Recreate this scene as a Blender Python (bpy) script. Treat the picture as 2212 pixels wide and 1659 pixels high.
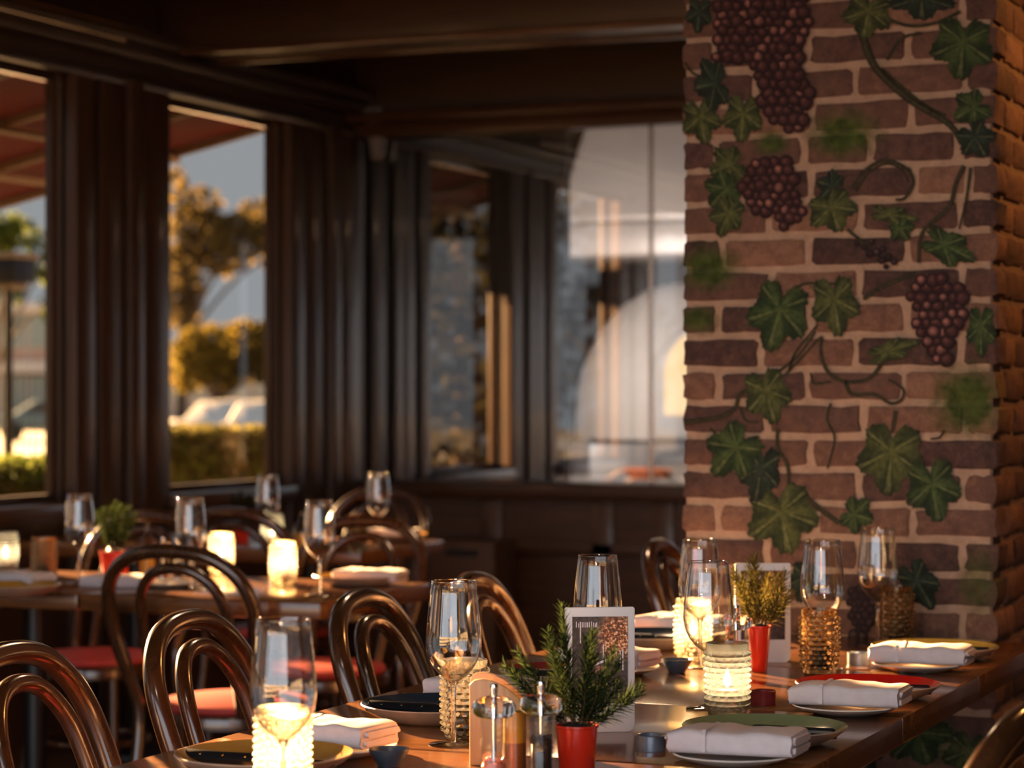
import bpy, bmesh, math, random
from mathutils import Vector, Matrix
from math import sin, cos, pi, radians, sqrt

for o in list(bpy.data.objects):
    bpy.data.objects.remove(o, do_unlink=True)
sc = bpy.context.scene
C = sc.collection

# ------------------------------------------------------------------ camera, world, sun, lamps, exposure
FPX, W, H = 5200.0, 2212.0, 1659.0
HZ = 846.0                      # horizon row of the photograph
YAW = radians(22.4)
CZ = 1.27                       # camera height
TZ = 0.752                      # table height
SA, CA = sin(YAW), cos(YAW)
cam = bpy.data.cameras.new('camera')
cam.sensor_width = 36.0
cam.lens = FPX / W * 36.0
cam.shift_y = (HZ - H / 2) / W
cam.clip_end = 500
cam.dof.use_dof = True
cam.dof.focus_distance = 3.75
cam.dof.aperture_fstop = 4.6
camo = bpy.data.objects.new('camera', cam)
C.objects.link(camo)
camo.location = (0, 0, CZ)
camo.rotation_euler = (pi / 2, 0, YAW)
sc.camera = camo

world = bpy.data.worlds.new('sky')
sc.world = world
world.use_nodes = True
bg = world.node_tree.nodes['Background']
bg.inputs[0].default_value = (0.84, 0.90, 0.98, 1)
bg.inputs[1].default_value = 3.2

def add_light(kind, name, loc, target, energy, color, size=0.2, **kw):
    l = bpy.data.lights.new(name, kind)
    l.energy = energy
    l.color = color
    if kind == 'AREA':
        l.shape = 'DISK'
        l.size = size
    elif kind in ('POINT', 'SPOT'):
        l.shadow_soft_size = size
    for k, v in kw.items():
        setattr(l, k, v)
    o = bpy.data.objects.new(name, l)
    C.objects.link(o)
    o.location = loc
    d = Vector(target) - Vector(loc)
    o.rotation_euler = d.to_track_quat('-Z', 'Y').to_euler()
    return o

SUN_DIR = Vector((0.80, -0.56, -0.190)).normalized()
so = add_light('SUN', 'low_sun', (-12, 8, 6), (-12 + SUN_DIR.x, 8 + SUN_DIR.y, 6 + SUN_DIR.z), 740.0, (1.0, 0.57, 0.24))
so.data.angle = radians(0.8)
# warm dining room lights out of view; pillar and overhead fills are added
add_light('SPOT', 'pillar_fill', (-0.9, 1.5, 2.15), (-1.32, 5.0, 1.05), 42, (1.0, 0.76, 0.56), 0.08, spot_size=radians(38), spot_blend=0.8)  # unseen spot added to brighten the pillar front
add_light('SPOT', 'ceiling_spot', (-0.2, 5.75, 2.60), (-0.98, 4.75, 0.85), 72, (1.0, 0.40, 0.10), 0.06, spot_size=radians(80), spot_blend=0.8)
add_light('AREA', 'room_fill', (-2.6, 6.6, 2.80), (-2.6, 6.6, 0), 22, (1.0, 0.62, 0.36), 0.5)  # unseen warm fill added over the tables
add_light('AREA', 'room_fill', (-1.0, 1.2, 2.80), (-1.0, 1.2, 0), 10, (1.0, 0.72, 0.5), 0.5)  # second added fill, near the camera
add_light('AREA', 'kitchen_lamp', (-4.35, 10.4, 1.75), (-4.2, 12.2, 1.45), 22, (1.0, 0.88, 0.80), 0.7)

sc.view_settings.view_transform = 'Standard'
sc.view_settings.look = 'None'
sc.view_settings.gamma = 1.0
sc.view_settings.use_curve_mapping = False
sc.view_settings.exposure = 0.0
sc.cycles.use_denoising = True
sc.cycles.max_bounces = 10
sc.cycles.transparent_max_bounces = 24
sc.cycles.sample_clamp_indirect = 4.0
sc.cycles.caustics_reflective = False
sc.cycles.caustics_refractive = False

# ------------------------------------------------------------------ placing
def ray(px, py):
    r, u = (px - W / 2) / FPX, (HZ - py) / FPX
    return Vector((-SA + CA * r, CA + SA * r, u))
def P(px, py, d):
    return Vector((0, 0, CZ)) + ray(px, py) * d
def TP(px, py, z=TZ):
    v = ray(px, py)
    return Vector((0, 0, CZ)) + v * ((z - CZ) / v.z)
def PY(px, py, Y):
    v = ray(px, py)
    return Vector((0, 0, CZ)) + v * (Y / v.y)
def PX(px, py, X):
    v = ray(px, py)
    return Vector((0, 0, CZ)) + v * (X / v.x)

# ------------------------------------------------------------------ materials
MATS = {}
def new_mat(name):
    m = bpy.data.materials.new(name)
    m.use_nodes = True
    nt = m.node_tree
    nt.nodes.clear()
    out = nt.nodes.new('ShaderNodeOutputMaterial')
    MATS[name] = m
    return m, nt, out
def N(nt, t, **kw):
    n = nt.nodes.new(t)
    for k, v in kw.items():
        if k.startswith('i_'):
            key = k[2:].replace('_', ' ')
            n.inputs[key].default_value = v
        else:
            setattr(n, k, v)
    return n
def L(nt, a, b):
    nt.links.new(a, b)
def ramp(nt, fac, stops):
    r = nt.nodes.new('ShaderNodeValToRGB')
    els = r.color_ramp.elements
    while len(els) < len(stops):
        els.new(0.5)
    for e, (p, c) in zip(els, stops):
        e.position = p
        e.color = (c[0], c[1], c[2], 1)
    L(nt, fac, r.inputs[0])
    return r.outputs[0]
def plain(name, col, rough=0.5, metal=0.0, noise=0.0, nscale=20.0, bump=0.0, bscale=60.0, coat=0.0, spec=0.5, **kw):
    m, nt, out = new_mat(name)
    b = N(nt, 'ShaderNodeBsdfPrincipled')
    b.inputs['Roughness'].default_value = rough
    b.inputs['Metallic'].default_value = metal
    b.inputs['Specular IOR Level'].default_value = spec
    b.inputs['Coat Weight'].default_value = coat
    b.inputs['Coat Roughness'].default_value = 0.08
    for k, v in kw.items():
        b.inputs[k].default_value = v
    tc = N(nt, 'ShaderNodeTexCoord')
    if noise > 0:
        n = N(nt, 'ShaderNodeTexNoise', i_Scale=nscale, i_Detail=4.0)
        L(nt, tc.outputs['Object'], n.inputs['Vector'])
        lo = [c * (1 - noise) for c in col]
        hi = [min(1, c * (1 + noise)) for c in col]
        L(nt, ramp(nt, n.outputs[0], [(0.3, lo), (0.7, hi)]), b.inputs['Base Color'])
    else:
        b.inputs['Base Color'].default_value = (*col, 1)
    if bump > 0:
        n2 = N(nt, 'ShaderNodeTexNoise', i_Scale=bscale, i_Detail=3.0)
        L(nt, tc.outputs['Object'], n2.inputs['Vector'])
        bp = N(nt, 'ShaderNodeBump', i_Strength=bump, i_Distance=0.003)
        L(nt, n2.outputs[0], bp.inputs['Height'])
        L(nt, bp.outputs[0], b.inputs['Normal'])
    L(nt, b.outputs[0], out.inputs[0])
    return m
def wood(name, dark, light, axis, rough=0.35, coat=0.0, scale=1.0, bump=0.15, rand=0.0, spec=0.5):
    m, nt, out = new_mat(name)
    tc = N(nt, 'ShaderNodeTexCoord')
    mp = N(nt, 'ShaderNodeMapping')
    s = [22.0 * scale] * 3
    s[axis] = 1.3 * scale
    mp.inputs['Scale'].default_value = s
    L(nt, tc.outputs['Object'], mp.inputs['Vector'])
    n = N(nt, 'ShaderNodeTexNoise', i_Scale=2.2, i_Detail=6.0, i_Roughness=0.65, i_Distortion=0.6)
    L(nt, mp.outputs[0], n.inputs['Vector'])
    b = N(nt, 'ShaderNodeBsdfPrincipled')
    b.inputs['Roughness'].default_value = rough
    b.inputs['Coat Weight'].default_value = coat
    b.inputs['Coat Roughness'].default_value = 0.12
    b.inputs['Specular IOR Level'].default_value = spec
    L(nt, ramp(nt, n.outputs[0], [(0.32, dark), (0.68, light)]), b.inputs['Base Color'])
    if bump:
        bp = N(nt, 'ShaderNodeBump', i_Strength=bump, i_Distance=0.002)
        L(nt, n.outputs[0], bp.inputs['Height'])
        L(nt, bp.outputs[0], b.inputs['Normal'])
    L(nt, b.outputs[0], out.inputs[0])
    return m
def thin_glass(name, tint=(0.97, 0.98, 0.98), refl=1.0, base=0.04, rough=0.01, power=3.0):
    m, nt, out = new_mat(name)
    tr = N(nt, 'ShaderNodeBsdfTransparent')
    tr.inputs[0].default_value = (*tint, 1)
    gl = N(nt, 'ShaderNodeBsdfGlossy')
    gl.inputs['Roughness'].default_value = rough
    gl.inputs[0].default_value = (1, 1, 1, 1)
    lw = N(nt, 'ShaderNodeLayerWeight', i_Blend=0.5)
    pw = N(nt, 'ShaderNodeMath', operation='POWER')
    L(nt, lw.outputs['Facing'], pw.inputs[0])
    pw.inputs[1].default_value = power
    ma = N(nt, 'ShaderNodeMath', operation='MULTIPLY_ADD')
    L(nt, pw.outputs[0], ma.inputs[0])
    ma.inputs[1].default_value = refl * (1 - base)
    ma.inputs[2].default_value = base
    mx = N(nt, 'ShaderNodeMixShader')
    L(nt, ma.outputs[0], mx.inputs[0])
    L(nt, tr.outputs[0], mx.inputs[1])
    L(nt, gl.outputs[0], mx.inputs[2])
    L(nt, mx.outputs[0], out.inputs[0])
    return m
def solid_glass(name, col=(1, 1, 1), rough=0.0, ior=1.45, transl=0.0, tcol=(1, 0.8, 0.5)):
    m, nt, out = new_mat(name)
    g = N(nt, 'ShaderNodeBsdfGlass')
    g.inputs['Color'].default_value = (*col, 1)
    g.inputs['Roughness'].default_value = rough
    g.inputs['IOR'].default_value = ior
    sh = g.outputs[0]
    if transl > 0:
        t = N(nt, 'ShaderNodeBsdfTranslucent')
        t.inputs[0].default_value = (*tcol, 1)
        mx = N(nt, 'ShaderNodeMixShader')
        mx.inputs[0].default_value = transl
        L(nt, sh, mx.inputs[1])
        L(nt, t.outputs[0], mx.inputs[2])
        sh = mx.outputs[0]
    L(nt, sh, out.inputs[0])
    return m
def emit(name, col, s):
    m, nt, out = new_mat(name)
    e = N(nt, 'ShaderNodeEmission')
    e.inputs[0].default_value = (*col, 1)
    e.inputs[1].default_value = s
    L(nt, e.outputs[0], out.inputs[0])
    return m
def leafy(name, dark, light, transl=0.5, attr=None):
    m, nt, out = new_mat(name)
    d = N(nt, 'ShaderNodeBsdfDiffuse')
    t = N(nt, 'ShaderNodeBsdfTranslucent')
    g = N(nt, 'ShaderNodeNewGeometry')
    c = ramp(nt, g.outputs['Random Per Island'], [(0.0, dark), (1.0, light)])
    L(nt, c, d.inputs[0])
    L(nt, c, t.inputs[0])
    mx = N(nt, 'ShaderNodeMixShader')
    mx.inputs[0].default_value = transl
    L(nt, d.outputs[0], mx.inputs[1])
    L(nt, t.outputs[0], mx.inputs[2])
    L(nt, mx.outputs[0], out.inputs[0])
    return m

wood('beam_wood_x', (0.020, 0.010, 0.006), (0.050, 0.024, 0.013), 0, 0.42, 0.2)
wood('beam_wood_y', (0.020, 0.010, 0.006), (0.050, 0.024, 0.013), 1, 0.42, 0.2)
wood('post_wood', (0.024, 0.011, 0.007), (0.060, 0.027, 0.013), 2, 0.45, 0.15)
wood('panel_wood', (0.035, 0.015, 0.008), (0.085, 0.036, 0.016), 0, 0.4, 0.25)
wood('ceiling_wood', (0.020, 0.010, 0.007), (0.042, 0.022, 0.014), 0, 0.5)
wood('table_wood', (0.080, 0.028, 0.008), (0.24, 0.092, 0.026), 0, 0.26, 0.55, 1.0, 0.08)
wood('bentwood', (0.032, 0.012, 0.005), (0.080, 0.031, 0.011), 2, 0.22, 0.8, 1.0, 0.04)
wood('bead_lit_wood', (0.06, 0.03, 0.018), (0.12, 0.06, 0.035), 0, 0.18, 1.0)  # paler, glossier beam wood: lit edge lines put into the colour
wood('floor_wood', (0.030, 0.014, 0.007), (0.070, 0.034, 0.017), 1, 0.4)
wood('pale_wood', (0.50, 0.27, 0.11), (0.68, 0.41, 0.19), 2, 0.45, 0.1)
plain('seat_red', (0.42, 0.045, 0.040), 0.42, noise=0.12, bump=0.1, bscale=200)
plain('iron_black', (0.012, 0.012, 0.014), 0.4, 0.4)
plain('black_panel', (0.006, 0.005, 0.005), 0.35)
plain('awning_red', (0.13, 0.016, 0.024), 0.85, noise=0.12, nscale=4)
plain('rafter_cream', (0.24, 0.19, 0.14), 0.5)
plain('napkin_cloth', (0.67, 0.60, 0.62), 0.85, noise=0.05, nscale=60, bump=0.25, bscale=500)
plain('napkin_blue', (0.50, 0.56, 0.72), 0.85, noise=0.05, nscale=60, bump=0.25, bscale=500)
for nm, col in (('glaze_green', (0.22, 0.27, 0.13)), ('glaze_red', (0.62, 0.015, 0.010)), ('glaze_yellow', (0.62, 0.42, 0.07)),
                ('glaze_navy', (0.02, 0.035, 0.055)), ('glaze_amber', (0.45, 0.24, 0.05)), ('glaze_white', (0.78, 0.72, 0.64)), ('glaze_maroon', (0.2, 0.012, 0.02))):
    plain(nm, col, 0.18, coat=0.4, noise=0.08, nscale=30)
plain('stoneware', (0.42, 0.30, 0.22), 0.35, noise=0.15, nscale=40)
plain('handle_black', (0.010, 0.011, 0.014), 0.3)
plain('steel', (0.75, 0.75, 0.76), 0.22, 1.0)
plain('chrome', (0.85, 0.85, 0.87), 0.08, 1.0)
plain('pot_red', (0.70, 0.030, 0.012), 0.3, coat=0.3, noise=0.08, nscale=15)
plain('soil', (0.012, 0.009, 0.008), 0.95, bump=0.8, bscale=120)
plain('slate_dish', (0.05, 0.07, 0.10), 0.35, noise=0.2, nscale=50)
plain('maroon_dish', (0.20, 0.02, 0.025), 0.35, noise=0.2, nscale=50)
plain('tin_blue', (0.30, 0.36, 0.45), 0.3, 0.6, noise=0.3, nscale=60)
plain('frame_white', (0.74, 0.76, 0.80), 0.4)
plain('wax', (0.85, 0.75, 0.58), 0.6, **{'Subsurface Weight': 0.3})
plain('peppercorn', (0.030, 0.013, 0.010), 0.5)
plain('pink_salt', (0.80, 0.22, 0.13), 0.5)
plain('mustard', (0.75, 0.33, 0.02), 0.35)
plain('honey', (0.30, 0.10, 0.02), 0.3)
plain('twig', (0.10, 0.065, 0.03), 0.8)
plain('bark', (0.10, 0.07, 0.045), 0.9, noise=0.3)
plain('speaker_grey', (0.16, 0.15, 0.15), 0.5)
plain('crate_wood', (0.085, 0.045, 0.026), 0.6, noise=0.3, nscale=8)
plain('oven_white', (0.82, 0.76, 0.70), 0.55, noise=0.05, nscale=6, bump=0.1)
plain('hood_steel', (0.80, 0.74, 0.70), 0.42, 0.25, noise=0.05, nscale=3)
plain('kitchen_tile', (0.10, 0.065, 0.05), 0.4, noise=0.3, nscale=10)
plain('counter_steel', (0.55, 0.56, 0.58), 0.3, 0.6)
plain('pan_orange', (0.85, 0.20, 0.08), 0.4)
plain('plaster_dark', (0.05, 0.03, 0.022), 0.8)
plain('asphalt', (0.30, 0.29, 0.28), 0.9, noise=0.15, nscale=2)
plain('lawn', (0.16, 0.19, 0.05), 0.95, noise=0.4, nscale=3)
plain('terrace', (0.085, 0.075, 0.065), 0.9, noise=0.15, nscale=3)
plain('car_teal', (0.20, 0.30, 0.32), 0.25, 0.3, coat=0.6)
plain('car_white', (0.80, 0.80, 0.80), 0.3, coat=0.5)
plain('car_glass', (0.03, 0.04, 0.05), 0.1)
plain('tyre', (0.02, 0.02, 0.02), 0.8)
plain('facade_pale', (0.66, 0.60, 0.56), 0.85)
plain('facade_glass', (0.36, 0.47, 0.48), 0.25)
plain('facade_white', (0.82, 0.82, 0.82), 0.8)
plain('facade_rose', (0.58, 0.42, 0.36), 0.85)
emit('flame', (1.0, 0.80, 0.50), 62.0)
emit('oven_fire', (1.0, 0.66, 0.34), 1.5)
thin_glass('wine_glass_clear', (0.99, 0.99, 0.985), 1.0, 0.065, 0.0, 2.0)
thin_glass('mill_acrylic', (0.95, 0.96, 0.96), 0.6, 0.02, 0.02, 3.0)
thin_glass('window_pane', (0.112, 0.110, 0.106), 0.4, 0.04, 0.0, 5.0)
thin_glass('partition_pane', (0.95, 0.95, 0.95), 0.4, 0.27, 0.0, 3.0)
thin_glass('rim_glass', (0.95, 0.95, 0.95), 0.5, 0.45, 0.05, 1.5)
solid_glass('stem_glass', (1, 1, 1), 0.0, 1.47)
solid_glass('hobnail_clear', (0.98, 0.96, 0.92), 0.0, 1.47, 0.03, (0.9, 0.85, 0.75))
solid_glass('hobnail_amber', (1.0, 0.90, 0.74), 0.01, 1.45, 0.10, (1.0, 0.80, 0.50))
def lit_shell(name):
    m, nt, out = new_mat(name)
    t = N(nt, 'ShaderNodeBsdfTranslucent')
    t.inputs[0].default_value = (1.0, 0.90, 0.68, 1)
    tr = N(nt, 'ShaderNodeBsdfTransparent')
    tr.inputs[0].default_value = (1.0, 0.95, 0.84, 1)
    gl = N(nt, 'ShaderNodeBsdfGlossy')
    gl.inputs['Roughness'].default_value = 0.06
    m1 = N(nt, 'ShaderNodeMixShader')
    m1.inputs[0].default_value = 0.36
    L(nt, t.outputs[0], m1.inputs[1])
    L(nt, tr.outputs[0], m1.inputs[2])
    lw = N(nt, 'ShaderNodeLayerWeight', i_Blend=0.35)
    m2 = N(nt, 'ShaderNodeMixShader')
    L(nt, lw.outputs['Fresnel'], m2.inputs[0])
    L(nt, m1.outputs[0], m2.inputs[1])
    L(nt, gl.outputs[0], m2.inputs[2])
    L(nt, m2.outputs[0], out.inputs[0])
lit_shell('hobnail_lit')
leafy('leaf_golden', (0.08, 0.07, 0.02), (0.26, 0.19, 0.035), 0.5)
leafy('leaf_shade', (0.012, 0.012, 0.006), (0.05, 0.045, 0.018), 0.3)
leafy('leaf_olive', (0.065, 0.055, 0.025), (0.19, 0.14, 0.05), 0.45)
leafy('leaf_green', (0.045, 0.075, 0.015), (0.16, 0.19, 0.045), 0.45)
leafy('hedge_leaf', (0.05, 0.055, 0.02), (0.19, 0.17, 0.06), 0.4)
leafy('needle_green', (0.012, 0.022, 0.008), (0.060, 0.085, 0.030), 0.3)
leafy('needle_sunlit', (0.06, 0.06, 0.015), (0.34, 0.27, 0.07), 0.35)  # rosemary needles again, with sunlight put into the colour

# ------------------------------------------------------------------ mesh helpers
class G:
    def __init__(s):
        s.v, s.f = [], []
    def add(s, v, f, M=None):
        o = len(s.v)
        for p in v:
            p = Vector(p)
            s.v.append(M @ p if M is not None else p)
        s.f += [tuple(i + o for i in q) for q in f]
        return s
    def box(s, x0, x1, y0, y1, z0, z1, M=None):
        v = [(x0, y0, z0), (x1, y0, z0), (x1, y1, z0), (x0, y1, z0), (x0, y0, z1), (x1, y0, z1), (x1, y1, z1), (x0, y1, z1)]
        f = [(0, 3, 2, 1), (4, 5, 6, 7), (0, 1, 5, 4), (1, 2, 6, 5), (2, 3, 7, 6), (3, 0, 4, 7)]
        return s.add(v, f, M)
    def lathe(s, prof, n=32, M=None, loop=False, bumpf=None):
        v, f = [], []
        for j, (r, z) in enumerate(prof):
            for i in range(n):
                a = 2 * pi * i / n
                rr = r + (bumpf(a, z) if bumpf else 0)
                v.append((rr * cos(a), rr * sin(a), z))
        m = len(prof)
        for j in range(m if loop else m - 1):
            k = (j + 1) % m
            for i in range(n):
                i2 = (i + 1) % n
                f.append((j * n + i, j * n + i2, k * n + i2, k * n + i))
        if not loop:
            if prof[0][0] > 1e-5:
                f.append(tuple(range(n - 1, -1, -1)))
            if prof[-1][0] > 1e-5:
                f.append(tuple((m - 1) * n + i for i in range(n)))
        return s.add(v, f, M)
    def tube(s, pts, rad, n=10, M=None, closed=False):
        pts = [Vector(p) for p in pts]
        m = len(pts)
        R = rad if callable(rad) else (lambda t: rad)
        v, f = [], []
        prev = None
        for i, p in enumerate(pts):
            if closed:
                t = pts[(i + 1) % m] - pts[i - 1]
            else:
                t = pts[min(i + 1, m - 1)] - pts[max(i - 1, 0)]
            t.normalize()
            if prev is None:
                up = Vector((0, 0, 1)) if abs(t.z) < 0.9 else Vector((1, 0, 0))
                u = t.cross(up).normalized()
            else:
                u = (prev - t * prev.dot(t)).normalized()
            prev = u
            w = t.cross(u)
            r = R(i / max(1, m - 1))
            for k in range(n):
                a = 2 * pi * k / n
                v.append(p + (u * cos(a) + w * sin(a)) * r)
        for i in range(m if closed else m - 1):
            j = (i + 1) % m
            for k in range(n):
                k2 = (k + 1) % n
                f.append((i * n + k, i * n + k2, j * n + k2, j * n + k))
        if not closed:
            f.append(tuple(range(n - 1, -1, -1)))
            f.append(tuple((m - 1) * n + k for k in range(n)))
        return s.add(v, f, M)
    def prism(s, pts, d0, d1, M=None):
        """outline pts in local XZ, extruded along Y from d0 to d1"""
        n = len(pts)
        v = [(x, d0, z) for x, z in pts] + [(x, d1, z) for x, z in pts]
        f = [tuple(range(n)), tuple(range(2 * n - 1, n - 1, -1))]
        f += [(i, i + n, (i + 1) % n + n, (i + 1) % n) for i in range(n)]
        return s.add(v, f, M)
    def mesh(s, name, bevel=0.0, segs=2, smooth=True, angle=40):
        me = bpy.data.meshes.new(name)
        me.from_pydata([tuple(p) for p in s.v], [], s.f)
        bm = bmesh.new()
        bm.from_mesh(me)
        bmesh.ops.recalc_face_normals(bm, faces=bm.faces)
        if bevel > 0:
            es = [e for e in bm.edges if len(e.link_faces) == 2 and e.calc_face_angle(0) > radians(40)]
            bmesh.ops.bevel(bm, geom=es, offset=bevel, segments=segs, affect='EDGES', profile=0.5, clamp_overlap=True)
        bm.to_mesh(me)
        bm.free()
        if smooth:
            me.polygons.foreach_set('use_smooth', [True] * len(me.polygons))
            me.set_sharp_from_angle(angle=radians(angle))
        me.update()
        return me

def spline(pts, k=8, closed=False):
    pts = [Vector(p) for p in pts]
    n = len(pts)
    out = []
    rng = range(n) if closed else range(n - 1)
    for i in rng:
        if closed:
            p0, p1, p2, p3 = pts[i - 1], pts[i], pts[(i + 1) % n], pts[(i + 2) % n]
        else:
            p0, p1, p2, p3 = pts[max(i - 1, 0)], pts[i], pts[i + 1], pts[min(i + 2, n - 1)]
        for j in range(k):
            t = j / k
            out.append(0.5 * ((2 * p1) + (p2 - p0) * t + (2 * p0 - 5 * p1 + 4 * p2 - p3) * t * t + (3 * p1 - p0 - 3 * p2 + p3) * t ** 3))
    if not closed:
        out.append(pts[-1])
    return out

def obj(name, me, mat, parent=None, loc=None, rot=None):
    o = bpy.data.objects.new(name, me)
    C.objects.link(o)
    if mat and me and not me.materials:
        me.materials.append(MATS[mat])
    if parent:
        o.parent = parent
    if loc is not None:
        o.location = loc
    if rot is not None:
        o.rotation_euler = rot
    return o
def tag(o, label, cat=None, group=None, kind=None):
    o['label'] = label
    if cat:
        o['category'] = cat
    if group:
        o['group'] = group
    if kind:
        o['kind'] = kind
    return o
def thing(name, label, cat, loc=(0, 0, 0), rz=0.0, group=None):
    o = bpy.data.objects.new(name, None)
    o.empty_display_size = 0.05
    C.objects.link(o)
    o.location = loc
    o.rotation_euler = (0, 0, rz)
    return tag(o, label, cat, group)
def struct(name, me, mat, label, parent=None):
    o = obj(name, me, mat, parent)
    if parent is None:
        tag(o, label, None, None, 'structure')
    return o
def structE(name, label):
    o = bpy.data.objects.new(name, None)
    C.objects.link(o)
    return tag(o, label, None, None, 'structure')
CACHE = {}
def cached(key, fn):
    if key not in CACHE:
        CACHE[key] = fn()
    return CACHE[key]
rnd = random.Random(7)

# ------------------------------------------------------------------ the room
XL, YB, XR, YF, ZC = -4.90, 9.97, 2.6, -0.8, 2.86
SILL, HEAD = 0.863, 2.435
struct('floor', G().box(-5.2, XR + .2, YF, 14.2, -0.12, 0.0).mesh('floor', 0), 'floor_wood', 'dark wooden floor of the dining room')
struct('ceiling', G().box(-5.2, XR + .2, YF, 14.2, ZC, ZC + .1).mesh('ceiling', 0), 'ceiling_wood', 'dark stained wooden ceiling')
struct('wall_right', G().box(XR, XR + .15, YF, YB, 0, ZC).mesh('w', 0), 'plaster_dark', 'dark wall on the right, outside the view')
# front wall stands open to the street (wide folding doors): only jambs and head
struct('wall_front', G().box(-5.2, -4.6, YF - .15, YF, 0, ZC).box(1.9, XR, YF - .15, YF, 0, ZC).box(-4.6, 1.9, YF - .15, YF, 2.72, ZC).mesh('w', 0),
       'plaster_dark', 'front wall with a wide doorway, outside the view')

PITCH = 1.70
openings = [(8.26 - PITCH * k, 9.285 - PITCH * k) for k in range(0, 8)]
wl = structE('wall_left', 'dark wooden window wall on the left with clustered posts')
struct('wainscot', G().box(-5.0, XL, YF, YB, 0, SILL - .06).mesh('w', 0), 'panel_wood', '', wl)
struct('frieze', G().box(-5.0, XL, YF, YB, HEAD + .04, ZC).mesh('w', 0), 'beam_wood_y', '', wl)
struct('crown_moulding', G().box(XL, XL + .075, YF, YB, 2.545, 2.60).box(XL, XL + .12, YF, YB, 2.60, 2.64).mesh('w', .008), 'beam_wood_y', '', wl)
struct('head_rail', G().box(XL, XL + .045, YF, YB, 2.44, 2.475).mesh('w', .006), 'beam_wood_y', '', wl)
def pier(y0):
    spans = [(y0, y0 + .13, .04), (y0 + .175, y0 + .33, .035), (y0 + .36, y0 + .46, .055), (y0 + .49, y0 + .675, .04)]
    struct('pier_back', G().box(-4.98, XL - .01, y0, y0 + .675, SILL - .06, HEAD + .04).mesh('p', 0), 'post_wood', '', wl)
    for a, b, dp in spans:
        struct('post', G().box(XL - .03, XL + dp, a, b, 0.0, HEAD + .03).mesh('p', .006), 'post_wood', '', wl)
for k in range(-1, 8):
    y0 = 7.585 - PITCH * k
    if y0 + .83 > YF and y0 < 9.5:
        pier(y0)
struct('end_panel', G().box(-5.0, XL + .02, 9.96, YB + .12, 0, HEAD + .04).mesh('p', 0), 'black_panel', '', wl)
for i, (a, b) in enumerate(openings):
    w = structE('window_%d' % (i + 1), 'tall window in the left wall, number %d from the corner' % (i + 1))
    struct('window_frame', G().box(-4.985, -4.955, a, a + .02, SILL, HEAD).box(-4.985, -4.955, b - .02, b, SILL, HEAD)
           .box(-4.985, -4.955, a, b, SILL, SILL + .03).box(-4.985, -4.955, a, b, HEAD - .02, HEAD + .04).mesh('f', .003), 'post_wood', '', w)
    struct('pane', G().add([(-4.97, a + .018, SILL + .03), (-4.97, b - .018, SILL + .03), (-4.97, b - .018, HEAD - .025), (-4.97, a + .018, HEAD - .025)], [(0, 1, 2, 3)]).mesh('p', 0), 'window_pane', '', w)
    struct('window_sill', G().box(-5.02, XL + .07, a - .0, b + .0, SILL - .06, SILL).mesh('s', .006), 'panel_wood', '', w)

# back wall with the partition window to the oven kitchen
wb = structE('wall_back', 'dark panelled back wall under the kitchen window')
GL0, GL1, BS, BH = -4.895, -2.2, 0.866, 2.442
struct('lower_wall', G().box(XL, XR, YB, YB + .12, 0, BS - .02).mesh('w', 0), 'panel_wood', '', wb)
struct('upper_wall', G().box(XL, XR, YB, YB + .12, BH, ZC).mesh('w', 0), 'beam_wood_x', '', wb)
struct('side_wall', G().box(GL1, XR, YB, YB + .12, BS - .02, BH).mesh('w', 0), 'panel_wood', '', wb)
struct('corner_post', G().box(XL - .1, GL0, YB - .005, YB + .12, 0, ZC).mesh('w', .006), 'black_panel', '', wb)
struct('sill_board', G().box(-4.62, GL1 + .1, YB - .09, YB + .12, BS - .075, BS).mesh('w', .012), 'panel_wood', '', wb)
struct('head_moulding', G().box(XL, XR, YB - .05, YB, BH - .01, BH + .055).box(XL, XR, YB - .10, YB, BH + .055, BH + .10).mesh('w', .01), 'panel_wood', '', wb)
struct('rail', G().box(XL, -2.4, YB - .03, YB, .545, .60).mesh('w', .004), 'panel_wood', '', wb)
struct('rail', G().box(XL, -2.4, YB - .03, YB, .02, .12).mesh('w', .004), 'panel_wood', '', wb)
for x in (-4.85, -4.25, -3.72, -3.44, -2.9, -2.45):
    struct('stile', G().box(x, x + .10, YB - .03, YB, .12, BS - .075).mesh('w', .004), 'panel_wood', '', wb)
wp = structE('window_9', 'large kitchen partition window reflecting the window wall')
struct('pane', G().add([(GL0, YB + .05, BS), (-3.478, YB + .05, BS), (-3.478, YB + .05, BH), (GL0, YB + .05, BH)], [(0, 1, 2, 3)]).mesh('p', 0), 'partition_pane', '', wp)
struct('pane', G().add([(-3.462, YB + .05, BS), (GL1, YB + .05, BS), (GL1, YB + .05, BH), (-3.462, YB + .05, BH)], [(0, 1, 2, 3)]).mesh('p', 0), 'partition_pane', '', wp)
struct('glazing_bar', G().box(-3.478, -3.462, YB + .046, YB + .062, BS, BH).mesh('p', 0), 'steel', '', wp)
# ceiling beams
bx = structE('trim_1', 'heavy dark cross beam under the ceiling near the back')
struct('beam', G().box(XL, XR, 8.23, 8.52, 2.60, ZC).mesh('b', .012), 'beam_wood_x', '', bx)
struct('edge_bead', G().box(XL + .1, XR, 8.215, 8.245, 2.585, 2.612).mesh('b', .008), 'bead_lit_wood', '', bx)
struct('edge_bead', G().box(XL + .1, XR, 8.505, 8.535, 2.585, 2.612).mesh('b', .008), 'bead_lit_wood', '', bx)
bx = structE('trim_2', 'heavy dark cross beam nearer the camera')
struct('beam', G().box(XL, XR, 4.85, 5.15, 2.62, ZC).mesh('b', .012), 'beam_wood_x', '', bx)

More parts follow.
